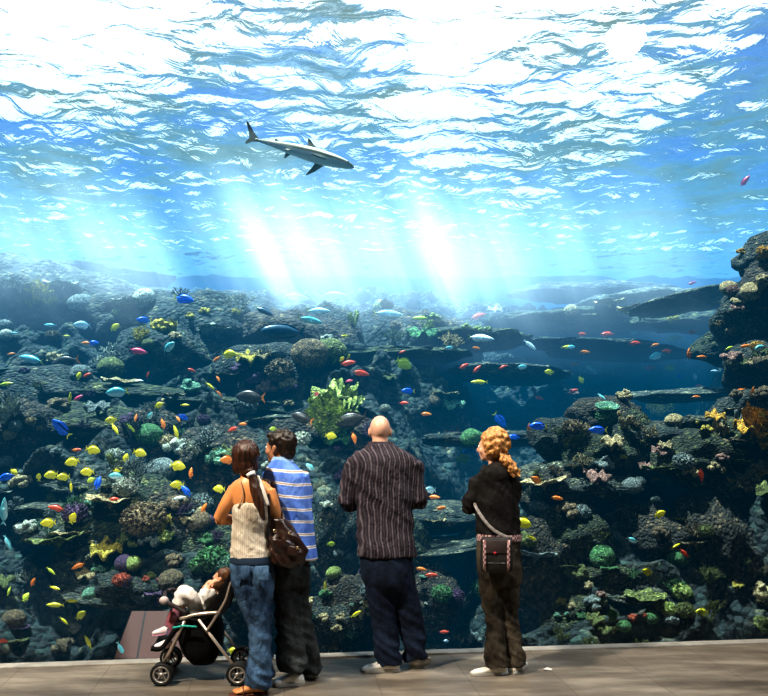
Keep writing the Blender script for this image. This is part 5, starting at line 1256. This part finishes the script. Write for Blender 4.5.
# ---------------------------------------------------------------- baby
M_skin5 = skinmat('baby_skin', (.74, .40, .25))
g = Fig('person', 200, 686, 'baby in white clothes lying back in the black stroller, hand at its mouth'); U = g.U
Y0 = .20
bm = bmesh.new()
hm = Matrix.Translation(U(222.5, 577.5, Y0-.03)) @ Matrix.Rotation(R(78), 4, 'Z') @ Matrix.Rotation(R(18), 4, 'X')
head_into(bm, hm, .60)
tube(bm, [U(222, 579, Y0), U(216, 588, Y0)], [.034, .034], 12, 2)
tube(bm, [U(216, 588, Y0), U(208, 600, Y0), U(198, 612, Y0)], [.055, .065, .06], 14)
for s_, el, ha in ((-.07, U(205, 597, Y0-.11), U(209.5, 585.5, Y0-.07)), (.07, U(203, 597, Y0+.10), U(205, 586, Y0+.06))):
    sh = U(214, 591, Y0+s_); tube(bm, [sh, el, ha], [.024, .021, .015], 10)
    hand_into(bm, ha, (.5, .2, .6), (.6, .5, -.3), 1, .9, .48)
for s_, kn, an in ((-.05, U(186, 598, Y0-.09), U(170, 636, Y0-.12)), (.05, U(182, 600, Y0+.05), U(167, 626, Y0+.04))):
    tube(bm, [U(198, 612, Y0+s_), kn, an], [.04, .032, .022], 12, 4)
body_mesh(g, bm, M_skin5, .0055, 3); eyes(g, hm, .62)
M_bw = clothmat('white_cotton', (.66, .63, .62), (.86, .84, .82), bs=.5)
bm = bmesh.new()
tube(bm, [U(215, 590, Y0), U(208, 600, Y0), U(197, 612, Y0)], [.066, .082, .072], 16)
for s_, el, ha in ((-.07, U(205, 598, Y0-.11), U(208, 590, Y0-.085)), (.07, U(203, 597, Y0+.10), U(205, 590, Y0+.07))):
    tube(bm, [U(213, 592, Y0+s_*.8), el, ha], [.038, .034, .026], 12)
cloth(g, 'romper', bm, M_bw, .007, 2, .012, sx=10, sz=14)
bm = bmesh.new()
tube(bm, [U(198, 611, Y0-.05), U(190, 597, Y0-.10), U(184, 594, Y0-.10), U(180, 606, Y0-.11)], [.05, .05, .048, .045], 14)
tube(bm, [U(196, 611, Y0+.05), U(188, 592, Y0+.04), U(182, 594, Y0+.04), U(178, 606, Y0+.03)], [.05, .05, .046, .04], 14)
cloth(g, 'blanket', bm, M_bw, .008, 2, .018, sx=9, sz=12)
bm = bmesh.new()
tube(bm, [U(179, 608, Y0-.11), U(174, 622, Y0-.12), U(170.5, 636, Y0-.12)], [.036, .034, .030], 12); tube(bm, [U(177, 608, Y0+.03), U(172, 618, Y0+.04), U(168, 626, Y0+.04)], [.034, .032, .028], 12)
cloth(g, 'trousers', bm, clothmat('blue_red_knit', (.05, .12, .22), (.45, .08, .06), scale=10), .007, 1, .010, sx=10, sz=14)
for (hx, hy, tx, ty, dy) in ((170, 643, 156, 646, Y0-.13), (168, 630, 154, 633, Y0+.03)):
    a, c = U(hx, hy, dy), U(tx, ty, dy); d = (c-a).normalized(); bm = bmesh.new()
    loft(bm, [(*(a-d*.012), .018, .02), (*(a+d*.02), .026, .03), (*(a+d*.06), .026, .022), (*(c), .020, .014), (*(c+d*.012), .006, .006)], 14, k=3, up=(0, 0, 1))
    so = mesh_obj('shoe', bm, mat('pink_white_canvas', (.72, .58, .62), (.85, .80, .82), 12, .6), g.root)
    bm = bmesh.new(); loft(bm, [(*(a-d*.012-Vector((0, 0, .020))), .02, .006), (*(a+d*.05-Vector((0, 0, .020))), .028, .006), (*(c+d*.01-Vector((0, 0, .012))), .016, .005)], 12, k=3, up=(0, 0, 1)); mesh_obj('sole', bm, mat('pink_sole', (.75, .35, .5), rough=.6), so)
bm = bmesh.new(); hball(bm, hm, (0, -.022, .034), (.080, .094, .088), .63); hball(bm, hm, (0, -.05, -.01), (.06, .05, .05), .63)
me = remesh(bm, 'hair', .006, 1); displace(me, folds(.004, 30, 30, 2)); link('hair', me, hairmat('fine_reddish_hair', (.06, .025, .012), (.18, .08, .035)), g.root)

# small white paper scrap on the paving
bm = bmesh.new(); c = P(548, 670, EYE*F/(670-HY)); c.z = 0
v = [bm.verts.new(c+Vector(p)) for p in ((-.03, -.02, .002), (.02, -.03, .006), (.035, .015, .002), (.0, .03, .012), (-.03, .01, .003))]; bm.faces.new(v)
bmesh.ops.solidify(bm, geom=bm.faces[:], thickness=.002)
tag(mesh_obj('paper_scrap', bm, mat('white_paper', (.6, .58, .55), rough=.8)), 'tiny crumpled white paper scrap on the paving right of the hooded woman', 'litter')
flush_labels()
